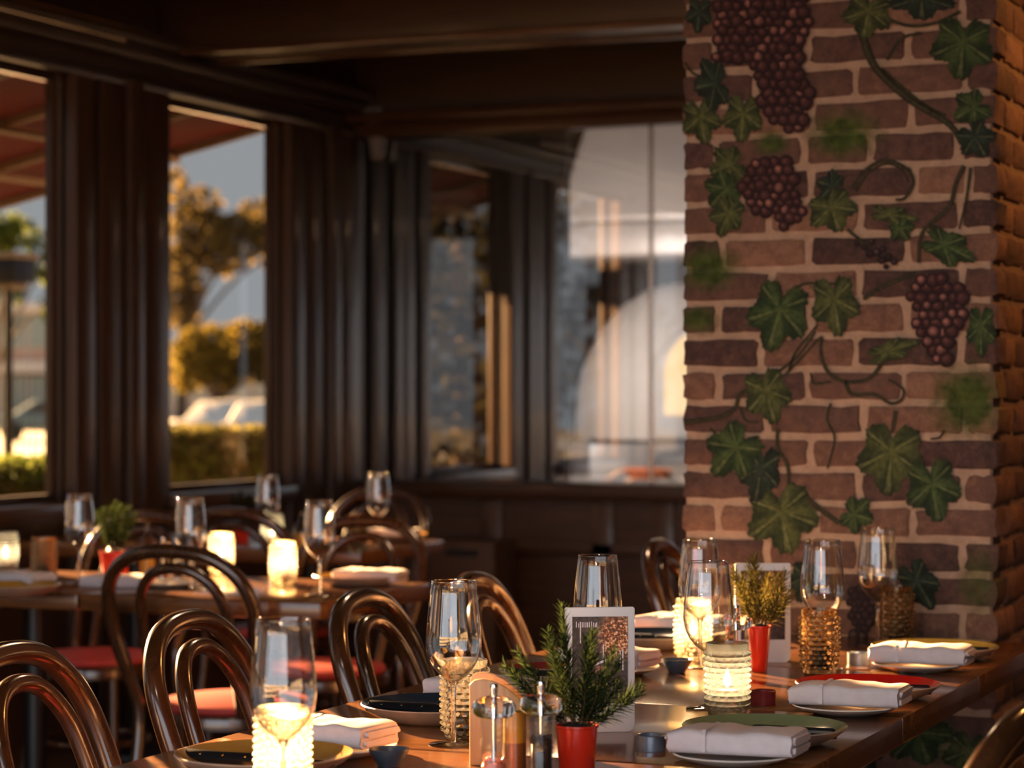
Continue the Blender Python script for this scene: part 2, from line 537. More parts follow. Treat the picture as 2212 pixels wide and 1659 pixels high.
# ------------------------------------------------------------------ kitchen behind the partition
struct('wall_kitchen', G().box(-5.15, -1.6, 14.0, 14.2, -.1, ZC).box(-5.2, -5.12, YB + .12, 14.2, -.1, ZC).box(-1.6, -1.5, YB + .12, 14.2, -.1, ZC).mesh('k', 0), 'kitchen_tile', 'dark brown kitchen walls behind the partition glass')
struct('wall_dark_sheet', G().box(-4.9, -3.90, YB + .13, YB + .18, 0, ZC).mesh('k', 0), 'black_panel', 'black sheet added for the dark behind the left half of the kitchen window')  # sheet put in for the darkness of the room behind the glass
OC = P(1478, 0, 13.0)
ov = thing('pizza_oven', 'white domed pizza oven with a glowing arched mouth behind glass', 'oven', (OC.x, OC.y, 0), radians(30))
obj('base', G().box(-.62, .9, -.62, .55, 0, 1.0).mesh('b', .01), 'counter_steel', ov)
dome = [(.585, 1.02), (.588, 1.14), (.58, 1.26), (.555, 1.38), (.51, 1.50), (.44, 1.62), (.34, 1.73), (.22, 1.81), (.10, 1.85), (0.0, 1.86)]
obj('dome', G().lathe(dome, 64).mesh('d', 0), 'oven_white', ov)
arch = [(-.23, 1.03), (-.23, 1.30), (-.21, 1.40), (-.15, 1.49), (-.08, 1.54), (0, 1.56), (.08, 1.54), (.15, 1.49), (.21, 1.40), (.23, 1.30), (.23, 1.03)]
big = [(x * 1.22, 1.03 + (z - 1.03) * 1.12) for x, z in arch]
mo = G()
mo.prism(big, -.612, -.40)
obj('mouth_surround', mo.mesh('m', .015), 'oven_white', ov)
obj('glowing_mouth', G().prism([(x, 1.15 + (z - 1.03) * .84) for x, z in arch], -.620, -.60).mesh('m', 0), 'oven_fire', ov)
hc = P(1265, 0, 13.2)
hd = thing('extractor_hood', 'pale metal extractor hood hanging above the domed oven', 'hood', (hc.x + .85, hc.y, 0), 0)
v = [(-.85, -.55, 1.975), (.9, -.55, 1.975), (.9, .6, 1.975), (-.85, .6, 1.975), (-.85, -.55, 2.14), (.9, -.55, 2.14), (.9, .6, 2.14), (-.85, .6, 2.14)]
obj('skirt', G().box(-.85, .9, -.55, .6, 1.975, 2.15).mesh('h', .02), 'hood_steel', hd)
obj('canopy', G().add([(-.84, -.54, 2.15), (.9, -.54, 2.15), (.9, .6, 2.15), (-.84, .6, 2.15), (-.70, -.30, ZC), (.8, -.30, ZC), (.8, .5, ZC), (-.70, .5, ZC)],
    [(0, 3, 2, 1), (4, 5, 6, 7), (0, 1, 5, 4), (1, 2, 6, 5), (2, 3, 7, 6), (3, 0, 4, 7)]).mesh('h', .05, 3), 'hood_steel', hd)
kc = thing('kitchen_counter', 'grey steel kitchen counter in front of the oven', 'counter', (OC.x, 11.0, 0))
obj('body', G().box(-.2, 1.6, -.2, .2, 0, .82).mesh('b', .01), 'counter_steel', kc)
obj('top', G().box(-.25, 1.65, -.24, .24, .82, .85).mesh('b', .005), 'counter_steel', kc)
pc = PY(1402, 1040, 11.0)
tag(obj('orange_pan', G().lathe([(0, 0), (.09, 0), (.115, .03), (.118, .045), (.10, .05), (0, .052)], 32).mesh('p', 0), 'pan_orange', None, (pc.x, 11.0, .85)),
    'shallow orange pan on the kitchen counter behind glass', 'pan')

# ------------------------------------------------------------------ brick pillar with the painted vine
PF = 5.0
def pil(px, py, off=0.0):
    p = PY(px, py, PF - off)
    return p
PX0, PX1 = pil(1477, 846).x, pil(2150, 846).x
def brick_mat(name, base_stops, rough=0.85, mortar=False, side=False):
    m, nt, out = new_mat(name)
    b = N(nt, 'ShaderNodeBsdfPrincipled')
    b.inputs['Roughness'].default_value = rough
    b.inputs['Specular IOR Level'].default_value = 0.25
    geo = N(nt, 'ShaderNodeNewGeometry')
    oi = N(nt, 'ShaderNodeObjectInfo')
    n1 = N(nt, 'ShaderNodeTexNoise', i_Scale=30.0, i_Detail=8.0, i_Roughness=0.78)
    L(nt, geo.outputs['Position'], n1.inputs['Vector'])
    if mortar:
        col = ramp(nt, n1.outputs[0], base_stops)
    else:
        ad = N(nt, 'ShaderNodeMath', operation='MULTIPLY_ADD')
        L(nt, n1.outputs[0], ad.inputs[0])
        ad.inputs[1].default_value = 1.1
        s2 = N(nt, 'ShaderNodeMath', operation='MULTIPLY_ADD')
        L(nt, oi.outputs['Random'], s2.inputs[0])
        s2.inputs[1].default_value = 0.5
        s2.inputs[2].default_value = -0.30
        L(nt, s2.outputs[0], ad.inputs[2])
        col = ramp(nt, ad.outputs[0], base_stops)
    if not side:
        # soft washes of green paint between the painted leaves
        n2 = N(nt, 'ShaderNodeTexNoise', i_Scale=38.0, i_Detail=4.0)
        L(nt, geo.outputs['Position'], n2.inputs['Vector'])
        acc = None
        for (px, py, rx, ry, s) in ((1822, 290, 95, 62, .95), (1665, 308, 48, 34, .9), (1530, 580, 88, 58, .95), (1508, 690, 50, 38, .9),
                                    (2090, 865, 92, 92, .95), (2112, 1260, 50, 85, .6), (1705, 1500, 60, 40, .6), (2000, 1600, 90, 60, .8)):
            c = pil(px, py)
            sx, sz = rx / 1020.0, ry / 1020.0
            sub = N(nt, 'ShaderNodeVectorMath', operation='SUBTRACT')
            L(nt, geo.outputs['Position'], sub.inputs[0])
            sub.inputs[1].default_value = (c.x, PF, c.z)
            mul = N(nt, 'ShaderNodeVectorMath', operation='MULTIPLY')
            L(nt, sub.outputs[0], mul.inputs[0])
            mul.inputs[1].default_value = (1 / sx, 0.5, 1 / sz)
            ln = N(nt, 'ShaderNodeVectorMath', operation='LENGTH')
            L(nt, mul.outputs[0], ln.inputs[0])
            nz = N(nt, 'ShaderNodeMath', operation='MULTIPLY_ADD')
            L(nt, n2.outputs[0], nz.inputs[0])
            nz.inputs[1].default_value = 0.9
            L(nt, ln.outputs['Value'], nz.inputs[2])
            mr = N(nt, 'ShaderNodeMapRange')
            mr.inputs['From Min'].default_value = 0.85
            mr.inputs['From Max'].default_value = 1.5
            mr.inputs['To Min'].default_value = s
            mr.inputs['To Max'].default_value = 0.0
            L(nt, nz.outputs[0], mr.inputs[0])
            if acc is None:
                acc = mr.outputs[0]
            else:
                mxn = N(nt, 'ShaderNodeMath', operation='MAXIMUM')
                L(nt, acc, mxn.inputs[0])
                L(nt, mr.outputs[0], mxn.inputs[1])
                acc = mxn.outputs[0]
        gm = ramp(nt, n2.outputs[0], [(0.3, (0.022, 0.040, 0.008)), (0.7, (0.075, 0.115, 0.022))])
        mix = N(nt, 'ShaderNodeMix', data_type='RGBA')
        L(nt, acc, mix.inputs['Factor'])
        L(nt, col, mix.inputs['A'])
        L(nt, gm, mix.inputs['B'])
        col = mix.outputs['Result']
    L(nt, col, b.inputs['Base Color'])
    n3 = N(nt, 'ShaderNodeTexNoise', i_Scale=90.0, i_Detail=4.0, i_Roughness=0.7)
    L(nt, geo.outputs['Position'], n3.inputs['Vector'])
    bp = N(nt, 'ShaderNodeBump', i_Strength=0.9, i_Distance=0.006)
    L(nt, n3.outputs[0], bp.inputs['Height'])
    L(nt, bp.outputs[0], b.inputs['Normal'])
    L(nt, b.outputs[0], out.inputs[0])
BR = [(0.20, (0.055, 0.032, 0.030)), (0.40, (0.110, 0.060, 0.050)), (0.58, (0.165, 0.085, 0.062)), (0.80, (0.27, 0.145, 0.098))]
brick_mat('brick_face', BR)
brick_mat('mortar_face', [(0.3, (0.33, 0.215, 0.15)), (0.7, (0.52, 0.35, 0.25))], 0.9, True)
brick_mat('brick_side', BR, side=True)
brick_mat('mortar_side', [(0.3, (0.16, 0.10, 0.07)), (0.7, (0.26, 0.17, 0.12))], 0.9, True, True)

pl = structE('wall_pillar', 'brick pillar painted with a trailing grape vine at the end of the long table')
PB = PF + 1.1
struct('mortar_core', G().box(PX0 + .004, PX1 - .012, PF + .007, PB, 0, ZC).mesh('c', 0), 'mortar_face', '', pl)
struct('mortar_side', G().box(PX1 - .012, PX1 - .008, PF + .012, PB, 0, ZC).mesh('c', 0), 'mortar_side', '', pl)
def brick_mesh(w, h, dep, r, amp=0.0055):
    """a worn brick: front face toward -Y, centred on x,z; rounded, jittered outline"""
    hw, hh = w / 2, h / 2
    c = min(.0055, h * .2)
    pts = [(-hw + c, -hh), (-hw * .5, -hh), (0, -hh), (hw * .5, -hh), (hw - c, -hh), (hw, -hh + c), (hw, 0), (hw, hh - c), (hw - c, hh), (hw * .55, hh), (hw * .05, hh), (-hw * .5, hh), (-hw + c, hh), (-hw, hh - c), (-hw, 0), (-hw, -hh + c)]
    pts = [(x + r.uniform(-amp, amp) * .7, z + r.uniform(-amp, amp) * .5) for x, z in pts]
    n = len(pts)
    v = [(x, dep, z) for x, z in pts] + [(x, .004, z) for x, z in pts] + [(x * (1 - .009 / w), r.uniform(0, .0012), z * (1 - .014 / h)) for x, z in pts]
    f = []
    for i in range(n):
        j = (i + 1) % n
        f.append((i, i + n, j + n, j))
        f.append((i + n, i + 2 * n, j + 2 * n, j + n))
    f.append(tuple(range(3 * n - 1, 2 * n - 1, -1)))
    return G().add(v, f).mesh('brick', 0, smooth=True, angle=50)
odd, even = [1550, 1750, 1958], [1655, 1855, 2077]
special = {1: [1545, 1744, 1960, 2112], 2: [1630, 1846, 2085], 3: [1752, 1965], 4: [1545, 1735, 1880, 2070], 5: [1600, 1750, 1978, 2092], 6: [1660, 1857, 2072],
           7: [1558, 1748, 1960], 8: [1663, 1855, 2075], 10: [1642, 1848, 2075], 11: [1551, 1742, 1951], 12: [1655, 1865, 2085], 14: [1650, 1856, 2078], 15: [1550, 1763, 1970]}
z_of = lambda py: CZ - (py - HZ) * 5.1 / FPX
zs = lambda k: z_of(65 + 73.2 * k)
def x_of(px):
    return pil(px, 846).x
kk = -3
courses = []
k = -8
while True:
    ztop, zbot = zs(k - 1), zs(k)
    if ztop < 0:
        break
    if zbot < ZC:
        courses.append((k, min(ztop, ZC), max(zbot, 0)))
    k += 1
JM = 0.0160
for (k, zt, zb) in courses:
    js = special.get(k, odd if k % 2 else even)
    xs = [PX0] + [x_of(j) for j in js] + [PX1]
    for i in range(len(xs) - 1):
        a = xs[i] + (JM / 2 if i else -.001)
        b = xs[i + 1] - (JM / 2 if i < len(xs) - 2 else -.002)
        h = zt - zb - JM
        if h < .02:
            continue
        last = i == len(xs) - 2
        o = obj('brick', brick_mesh(b - a, h, .10 if last else .03, rnd), 'brick_face', pl, ((a + b) / 2, PF + rnd.uniform(-.0012, .0012), (zt + zb) / 2))
    # the return face on the right, seen at a slant
    off = .11 if k % 2 else .22
    y = PF + .006
    ys = [y + off]
    while ys[-1] < PB - .1:
        ys.append(ys[-1] + .215)
    prev = PF + .10 if True else y
    for yy in ys:
        if yy - prev > .05 and prev < PF + .75:
            L_ = yy - prev - JM
            h = zt - zb - JM
            if h > .02:
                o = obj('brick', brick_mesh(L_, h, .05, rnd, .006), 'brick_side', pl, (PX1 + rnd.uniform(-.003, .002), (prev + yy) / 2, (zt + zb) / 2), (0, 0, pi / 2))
        prev = yy

# painted leaves, vines and grapes: flat paint on the bricks
def paint_mat(name, rough=0.7):
    m, nt, out = new_mat(name)
    b = N(nt, 'ShaderNodeBsdfPrincipled')
    b.inputs['Roughness'].default_value = rough
    b.inputs['Specular IOR Level'].default_value = 0.2
    at = N(nt, 'ShaderNodeVertexColor', layer_name='Col')
    geo = N(nt, 'ShaderNodeNewGeometry')
    n1 = N(nt, 'ShaderNodeTexNoise', i_Scale=110.0, i_Detail=4.0)
    L(nt, geo.outputs['Position'], n1.inputs['Vector'])
    mr = N(nt, 'ShaderNodeMapRange')
    mr.inputs['From Min'].default_value = 0.3
    mr.inputs['From Max'].default_value = 0.7
    mr.inputs['To Min'].default_value = 0.6
    mr.inputs['To Max'].default_value = 1.35
    L(nt, n1.outputs[0], mr.inputs[0])
    mul = N(nt, 'ShaderNodeVectorMath', operation='SCALE')
    L(nt, at.outputs[0], mul.inputs[0])
    L(nt, mr.outputs[0], mul.inputs['Scale'])
    L(nt, mul.outputs[0], b.inputs['Base Color'])
    bp = N(nt, 'ShaderNodeBump', i_Strength=0.4, i_Distance=0.003)
    L(nt, n1.outputs[0], bp.inputs['Height'])
    L(nt, bp.outputs[0], b.inputs['Normal'])
    L(nt, b.outputs[0], out.inputs[0])
paint_mat('mural_paint')
class PG:
    """flat painted patches with a colour per vertex, in pillar pixels"""
    def __init__(s):
        s.v, s.f, s.c = [], [], []
    def poly(s, pts, cols, faces, off):
        o = len(s.v)
        for (px, py), c in zip(pts, cols):
            p = pil(px, py)
            s.v.append((p.x, PF - off, p.z))
            s.c.append((*c, 1))
        s.f += [tuple(i + o for i in q) for q in faces]
    def mesh(s, name):
        me = bpy.data.meshes.new(name)
        me.from_pydata(s.v, [], s.f)
        ca = me.color_attributes.new('Col', 'FLOAT_COLOR', 'POINT')
        for i, c in enumerate(s.c):
            ca.data[i].color = c
        return me
def lerp3(a, b, t):
    return tuple(x + (y - x) * t for x, y in zip(a, b))
def leaf_outline(n=120, lobes=5, seed=0):
    """radius as a function of angle, 0 = tip direction"""
    r = random.Random(seed)
    out = []
    for i in range(n):
        a = 2 * pi * i / n - pi
        R = 0.0
        for c, amp, wd in ((0, 1.0, .56), (radians(64), .92, .56), (-radians(64), .92, .56), (radians(126), .80, .56), (-radians(126), .80, .56)):
            d = (a - c + pi) % (2 * pi) - pi
            R = max(R, amp * (1 - .33 * min(1, abs(d) / wd) ** 1.5))
        back = abs(abs(a) - pi)
        if back < .42:
            R *= .35 + .65 * back / .42
        R *= 1 + .10 * ((i * 26 / n) % 1.0 - .5) + r.uniform(-.03, .03)
        out.append((a, R))
    return out
def paint_leaf(cx, cy, w, h, ang, tone=0, shape=0, off=.0030):
    """ang: direction of the tip, degrees, 90 = straight down"""
    pg = PG()
    n = 120
    prof = leaf_outline(n, 5, int(cx * 7 + cy))
    tip = radians(ang)
    dark = ((.006, .012, .006), (.010, .016, .008), (.004, .007, .006))[tone]
    mid = ((.017, .036, .012), (.030, .042, .014), (.009, .018, .012))[tone]
    lite = ((.080, .115, .036), (.125, .135, .042), (.032, .050, .034))[tone]
    rr = random.Random(int(cx + cy * 3))
    base = (cx - cos(tip) * h * .16, cy - sin(tip) * h * .16)
    ph = rr.uniform(0, 6)
    veins = (0, radians(62), -radians(62), radians(122), -radians(122))
    pts, cols, faces = [base], [lerp3(mid, lite, .6)], []
    rings = (.28, .55, .8, 1.0)
    for ri, rg in enumerate(rings):
        for i, (a, R) in enumerate(prof):
            lx, ly = cos(a) * R * rg, sin(a) * R * rg
            if shape == 1:
                ly *= .62
            dx = lx * cos(tip) * h * .62 - ly * sin(tip) * w * .58
            dy = lx * sin(tip) * h * .62 + ly * cos(tip) * w * .58
            pts.append((base[0] + dx, base[1] + dy))
            dv = min(abs((a - v + pi) % (2 * pi) - pi) for v in veins)
            side = .5 + .5 * sin(a * 5 + ph) * .7 + rr.uniform(-.12, .12)
            patch = max(0, min(1, side)) * (1 - rg * .55)
            c = lerp3(dark, mid, max(0, min(1, 1.25 - rg * .95 + patch * .5)))
            c = lerp3(c, lite, max(0, min(1, patch * 1.25 - .12)) * .75)
            if dv < .045 + .05 * (1 - rg) and rg < .95:
                c = lerp3(c, lerp3(lite, (.30, .31, .14), .3), .55)
            elif dv < .14 and rg > .3:
                c = lerp3(c, dark, .55)
            cols.append(c)
    for i in range(n):
        j = (i + 1) % n
        faces.append((0, 1 + i, 1 + j))
        for ri in range(len(rings) - 1):
            a0, b0 = 1 + ri * n, 1 + (ri + 1) * n
            faces.append((a0 + i, b0 + i, b0 + j, a0 + j))
    pg.poly(pts, cols, faces, off + rr.uniform(0, .0008))
    obj('painted_leaf', pg.mesh('leaf'), 'mural_paint', pl)
def paint_vine(pts, w0, w1, col=(.012, .011, .007), hi=(.048, .042, .020), off=.0026):
    pg = PG()
    sp = spline([(x, y, 0) for x, y in pts], 10)
    P2, cols, faces = [], [], []
    m = len(sp)
    for i, p in enumerate(sp):
        t = sp[min(i + 1, m - 1)] - sp[max(i - 1, 0)]
        t.normalize()
        nx, ny = -t.y, t.x
        w = (w0 + (w1 - w0) * i / (m - 1)) / 2
        P2 += [(p.x + nx * w, p.y + ny * w), (p.x + nx * w * .15, p.y + ny * w * .15), (p.x - nx * w, p.y - ny * w)]
        cols += [col, hi, col]
    for i in range(m - 1):
        a = i * 3
        faces += [(a, a + 1, a + 4, a + 3), (a + 1, a + 2, a + 5, a + 4)]
    pg.poly(P2, cols, faces, off)
    obj('painted_vine', pg.mesh('vine'), 'mural_paint', pl)
def paint_grapes(spots, r0, seed, off=.0042, tone=0):
    pg = PG()
    r = random.Random(seed)
    dk = ((.010, .004, .006), (.006, .004, .006))[tone]
    md = ((.034, .010, .013), (.018, .008, .012))[tone]
    hi = ((.34, .15, .12), (.09, .05, .05))[tone]
    order = list(spots)
    r.shuffle(order)
    for q, (x, y) in enumerate(order):
        rad = r0 * r.uniform(.78, 1.2)
        glow = r.random()
        n = 16
        pts, cols, faces = [], [], []
        for rg in (0.0, .32, .7, 1.0):
            for i in range(n if rg else 1):
                a = 2 * pi * i / n
                ox, oy = -.22 * rad * (1 - rg), -.28 * rad * (1 - rg)
                pts.append((x + ox + cos(a) * rad * rg, y + oy + sin(a) * rad * rg))
                if rg == 0:
                    c = lerp3(md, hi, 1.0 if glow > .72 else .35)
                elif rg == .32:
                    c = lerp3(md, hi, .55 if glow > .72 else .12)
                elif rg == .7:
                    c = lerp3(dk, md, .75)
                else:
                    c = dk
                cols.append(c)
        for i in range(n):
            j = (i + 1) % n
            faces.append((0, 1 + i, 1 + j))
            faces.append((1 + i, 1 + n + i, 1 + n + j, 1 + j))
            faces.append((1 + n + i, 1 + 2 * n + i, 1 + 2 * n + j, 1 + n + j))
        pg.poly(pts, cols, faces, off + .00004 * q)
    obj('painted_grapes', pg.mesh('grapes'), 'mural_paint', pl)
def fill_spots(poly, step, seed):
    r = random.Random(seed)
    xs = [p[0] for p in poly]
    ys = [p[1] for p in poly]
    out = []
    y, row = min(ys), 0
    while y <= max(ys):
        x = min(xs) + (step / 2 if row % 2 else 0)
        while x <= max(xs):
            ins = False
            j = len(poly) - 1
            for i in range(len(poly)):
                if (poly[i][1] > y) != (poly[j][1] > y) and x < (poly[j][0] - poly[i][0]) * (y - poly[i][1]) / (poly[j][1] - poly[i][1]) + poly[i][0]:
                    ins = not ins
                j = i
            if ins:
                out.append((x + r.uniform(-3, 3), y + r.uniform(-3, 3)))
            x += step
        y += step * .86
        row += 1
    return out
VINES = [([(1862, 72), (1884, 134), (1917, 174), (1967, 217), (2050, 268), (2079, 311)], 13, 9), ([(1905, 150), (1950, 190), (2000, 228), (2045, 250)], 6, 4),
         ([(1868, -10), (1864, 40), (1862, 80)], 10, 12), ([(1917, 130), (1949, 83), (1992, 72)], 5, 4), ([(1905, 35), (1960, 55), (2020, 50), (2075, 25)], 5, 5),
         ([(1844, 409), (1866, 372), (1909, 347), (1956, 362), (1974, 394), (1956, 427), (1935, 432)], 6, 4), ([(1850, 414), (1876, 376), (1912, 354), (1948, 366), (1964, 394)], 3, 3),
         ([(2083, 358), (2065, 398), (2050, 448), (2007, 485)], 7, 6), ([(2097, 362), (2087, 434), (2072, 495)], 5, 3), ([(1985, 568), (1989, 514), (2007, 488), (2040, 500)], 6, 5),
         ([(1865, 646), (1912, 617), (1979, 589)], 6, 7), ([(1716, 628), (1740, 613), (1803, 613)], 4, 4),
         ([(1775, 726), (1775, 769), (1791, 805), (1826, 824), (1873, 820), (1900, 793), (1908, 769)], 5, 6),
         ([(1673, 809), (1724, 769), (1763, 715)], 4, 3), ([(1690, 815), (1735, 770), (1770, 730)], 4, 3), ([(1705, 800), (1720, 760), (1768, 700)], 4, 3),
         ([(1826, 824), (1842, 852), (1889, 852), (1924, 871), (1948, 863), (1951, 840), (1920, 820)], 6, 4), ([(1479, 912), (1548, 903), (1587, 883), (1599, 852), (1626, 840)], 8, 5),
         ([(1600, 880), (1612, 908), (1640, 912)], 4, 3), ([(1936, 887), (1928, 934)], 8, 5), ([(1681, 926), (1681, 965), (1701, 1004), (1705, 1051), (1701, 1110)], 6, 6),
         ([(1709, 1044), (1756, 1087), (1814, 1130)], 8, 8), ([(1795, 871), (1788, 905), (1803, 942), (1799, 973), (1788, 1012)], 4, 3), ([(1752, 805), (1760, 828), (1795, 824)], 4, 4),
         ([(1535, 925), (1552, 945), (1560, 960)], 4, 4), ([(1830, 495), (1855, 515), (1880, 530)], 5, 4), ([(2040, 930), (2030, 945), (2010, 948)], 4, 3), ([(1480, 135), (1500, 160), (1530, 165)], 4, 3)]
for pts, a, b in VINES:
    paint_vine(pts, a * 1.4, b * 1.4)
LEAVES = [(1510, 38, 58, 80, 95, 2), (2079, 112, 140, 135, 95, 0), (1873, 40, 110, 100, 100, 1), (1992, 8, 150, 80, 90, 2), (1533, 184, 120, 74, 170, 2), (1517, 268, 88, 98, 80, 1),
          (1605, 262, 90, 104, 95, 1), (2094, 239, 90, 80, 150, 0), (2112, 307, 84, 84, 60, 2), (1567, 362, 96, 78, 160, 1), (1560, 418, 92, 84, 130, 0), (1569, 474, 74, 90, 110, 1),
          (1790, 400, 74, 56, 200, 2), (1801, 462, 112, 92, 70, 1), (1938, 467, 64, 108, 10, 1), (1950, 500, 60, 50, 60, 0), (2058, 539, 76, 124, 25, 0),
          (1679, 692, 136, 156, 105, 0), (1806, 668, 108, 132, 82, 1), (1936, 754, 78, 118, -18, 1), (2120, 722, 66, 112, 90, 0), (1661, 863, 104, 124, 75, 1),
          (1579, 982, 122, 128, 130, 0), (1642, 1030, 92, 126, 100, 2), (1924, 1000, 150, 158, 95, 1), (2018, 1067, 122, 136, 80, 0), (1693, 1130, 160, 150, 80, 1), (1857, 1114, 84, 72, 20, 0),
          (1990, 1270, 86, 118, 60, 2), (1735, 1262, 70, 90, 100, 2), (1700, 1540, 120, 100, 90, 0), (1990, 1600, 150, 120, 70, 0), (2090, 1640, 110, 110, 100, 1), (1860, 1640, 120, 110, 60, 2)]
for (x, y, w, h, a, t) in LEAVES:
    paint_leaf(x, y, w, h, a, t, 1 if (w, h) in ((64, 108), (78, 118)) else 0)
paint_grapes(fill_spots([(1548, 5), (1600, -40), (1730, -45), (1745, 20), (1752, 60), (1728, 120), (1745, 165), (1752, 215), (1740, 270), (1705, 298), (1668, 262), (1645, 215), (1636, 150), (1585, 138), (1545, 125), (1540, 70)], 22, 3), 15.0, 5)
paint_grapes(fill_spots([(1625, 345), (1680, 335), (1712, 352), (1722, 410), (1745, 440), (1735, 478), (1690, 492), (1668, 470), (1620, 462), (1606, 420), (1606, 370)], 20, 8), 13.5, 9)
paint_grapes(fill_spots([(1985, 590), (2030, 585), (2066, 612), (2092, 650), (2090, 700), (2068, 735), (2040, 790), (2012, 770), (1990, 730), (1968, 660), (1960, 620)], 22, 13), 15.0, 15)
paint_grapes([(1852, 526), (1868, 534), (1884, 522), (1895, 545), (1908, 538), (1920, 555), (1905, 562), (1932, 566), (1915, 576), (1880, 548)], 8.0, 4, .0042, 1)
paint_grapes(fill_spots([(1838, 1268), (1875, 1262), (1892, 1310), (1885, 1370), (1850, 1378), (1832, 1330)], 16, 23), 11.0, 4, .0042, 1)

# ------------------------------------------------------------------ furniture and tableware builders
def slab(w, d, th, bevel=.006):
    return G().box(-w / 2, w / 2, -d / 2, d / 2, -th, 0).mesh('top', bevel)
def make_table(label, x0, x1, y0, y1, group):
    t = thing('dining_table', label, 'table', ((x0 + x1) / 2, (y0 + y1) / 2, 0), 0, group)
    w, d = x1 - x0 - .003, y1 - y0 - .003
    obj('table_top', slab(w, d, .045), 'table_wood', t, (0, 0, TZ))
    obj('pedestal', cached('pedestal', lambda: G().lathe([(.032, .02), (.032, .69)], 20).mesh('p', 0)), 'iron_black', t)
    obj('base_plate', cached('baseplate', lambda: G().lathe([(0, 0), (.20, 0), (.20, .012), (.05, .03), (0, .03)], 32).mesh('p', 0)), 'iron_black', t)
    obj('top_bracket', cached('bracket', lambda: G().box(-.2, .2, -.03, .03, .69, .706).box(-.03, .03, -.2, .2, .69, .706).mesh('p', 0)), 'iron_black', t)
    return t
def chair_meshes():
    R = .0165
    foot, seat = Vector((.185, -.235, 0)), Vector((.178, -.175, .44))
    half = [foot, (.182, -.205, .22), seat, (.192, -.212, .56), (.208, -.255, .68), (.192, -.296, .79), (.120, -.322, .858)]
    path = [Vector(p) for p in half] + [Vector((0, -.330, .877))] + [Vector((-Vector(p).x, Vector(p).y, Vector(p).z)) for p in reversed(half)]
    hoop = G().tube(spline(path, 7), lambda t: .0185 if .22 < t < .78 else .0165, 12).mesh('hoop', 0)
    ih = [(.112, -.165, .455), (.118, -.202, .56), (.126, -.240, .66), (.113, -.276, .76), (.066, -.300, .817)]
    ip = [Vector(p) for p in ih] + [Vector((0, -.307, .833))] + [Vector((-p[0], p[1], p[2])) for p in reversed(ih)]
    inner = G().tube(spline(ip, 7), .0145, 12).mesh('ihoop', 0)
    n = 40
    ring = [(.20 * cos(2 * pi * i / n), .195 * sin(2 * pi * i / n) + .0, .438) for i in range(n)]
    frame = G().lathe([(.188, .415), (.208, .418), (.210, .445), (.205, .455), (.186, .455)], 48, None, True).mesh('frame', 0)
    pad = G().lathe([(0, .452), (.188, .452), (.198, .462), (.193, .474), (.15, .482), (0, .485)], 48).mesh('pad', 0)
    low = G().tube([(.165 * cos(2 * pi * i / n), .165 * sin(2 * pi * i / n), .22) for i in range(n)], .0095, 8, None, True).mesh('ring', 0)
    leg = G().tube(spline([(0, 0, .44), (.006, .006, .22), (.022, .022, 0)], 6), lambda t: .017 - .004 * t, 10).mesh('leg', 0)
    return dict(hoop=hoop, inner=inner, frame=frame, pad=pad, low=low, leg=leg)
def make_chair(label, x, y, rz, group):
    m = cached('chair', chair_meshes)
    t = thing('bentwood_chair', label, 'chair', (x, y, 0), rz, group)
    obj('back_hoop', m['hoop'], 'bentwood', t)
    obj('inner_hoop', m['inner'], 'bentwood', t)
    obj('seat_frame', m['frame'], 'bentwood', t)
    obj('seat_pad', m['pad'], 'seat_red', t)
    obj('stretcher_ring', m['low'], 'bentwood', t)
    obj('leg', m['leg'], 'bentwood', t, (.145, .125, 0))
    obj('leg', m['leg'], 'bentwood', t, (-.145, .125, 0), (0, 0, pi / 2))
    return t
def wine_meshes():
    out = [(.0045, .090), (.010, .0945), (.021, .103), (.031, .115), (.0378, .129), (.0408, .143), (.0412, .153), (.0402, .170), (.0378, .195), (.0350, .220), (.0326, .240)]
    inn = [(r - .0009, z + (.0016 if r < .03 else 0)) for r, z in out]
    bowl = G().lathe(out + [(.0320, .2404)] + list(reversed(inn)), 56)
    bowl = bowl.mesh('bowl', 0, angle=80)
    stem = G().lathe([(.0035, .004), (.0034, .03), (.0033, .07), (.0040, .085), (.0075, .0925)], 20).mesh('stem', 0, angle=80)
    foot = G().lathe([(0, 0), (.036, 0), (.0372, .001), (.036, .002), (.018, .0038), (.006, .008), (.0036, .014), (0, .014)], 48).mesh('foot', 0, angle=80)
    n = 48
    rim = G().tube([(.0324 * cos(2 * pi * i / n), .0324 * sin(2 * pi * i / n), .2404) for i in range(n)], .0008, 8, None, True).mesh('rim', 0)
    return bowl, stem, foot, rim
def make_glass(label, x, y, group, z=TZ):
    b, s, f, rm = cached('wine', wine_meshes)
    t = thing('wine_glass', label, 'wine glass', (x, y, z), rnd.uniform(0, 6), group)
    bo = obj('bowl', b, 'wine_glass_clear', t)
    obj('rim', rm, 'rim_glass', bo)
    obj('stem', s, 'stem_glass', t)
    obj('foot', f, 'wine_glass_clear', t)
    return t
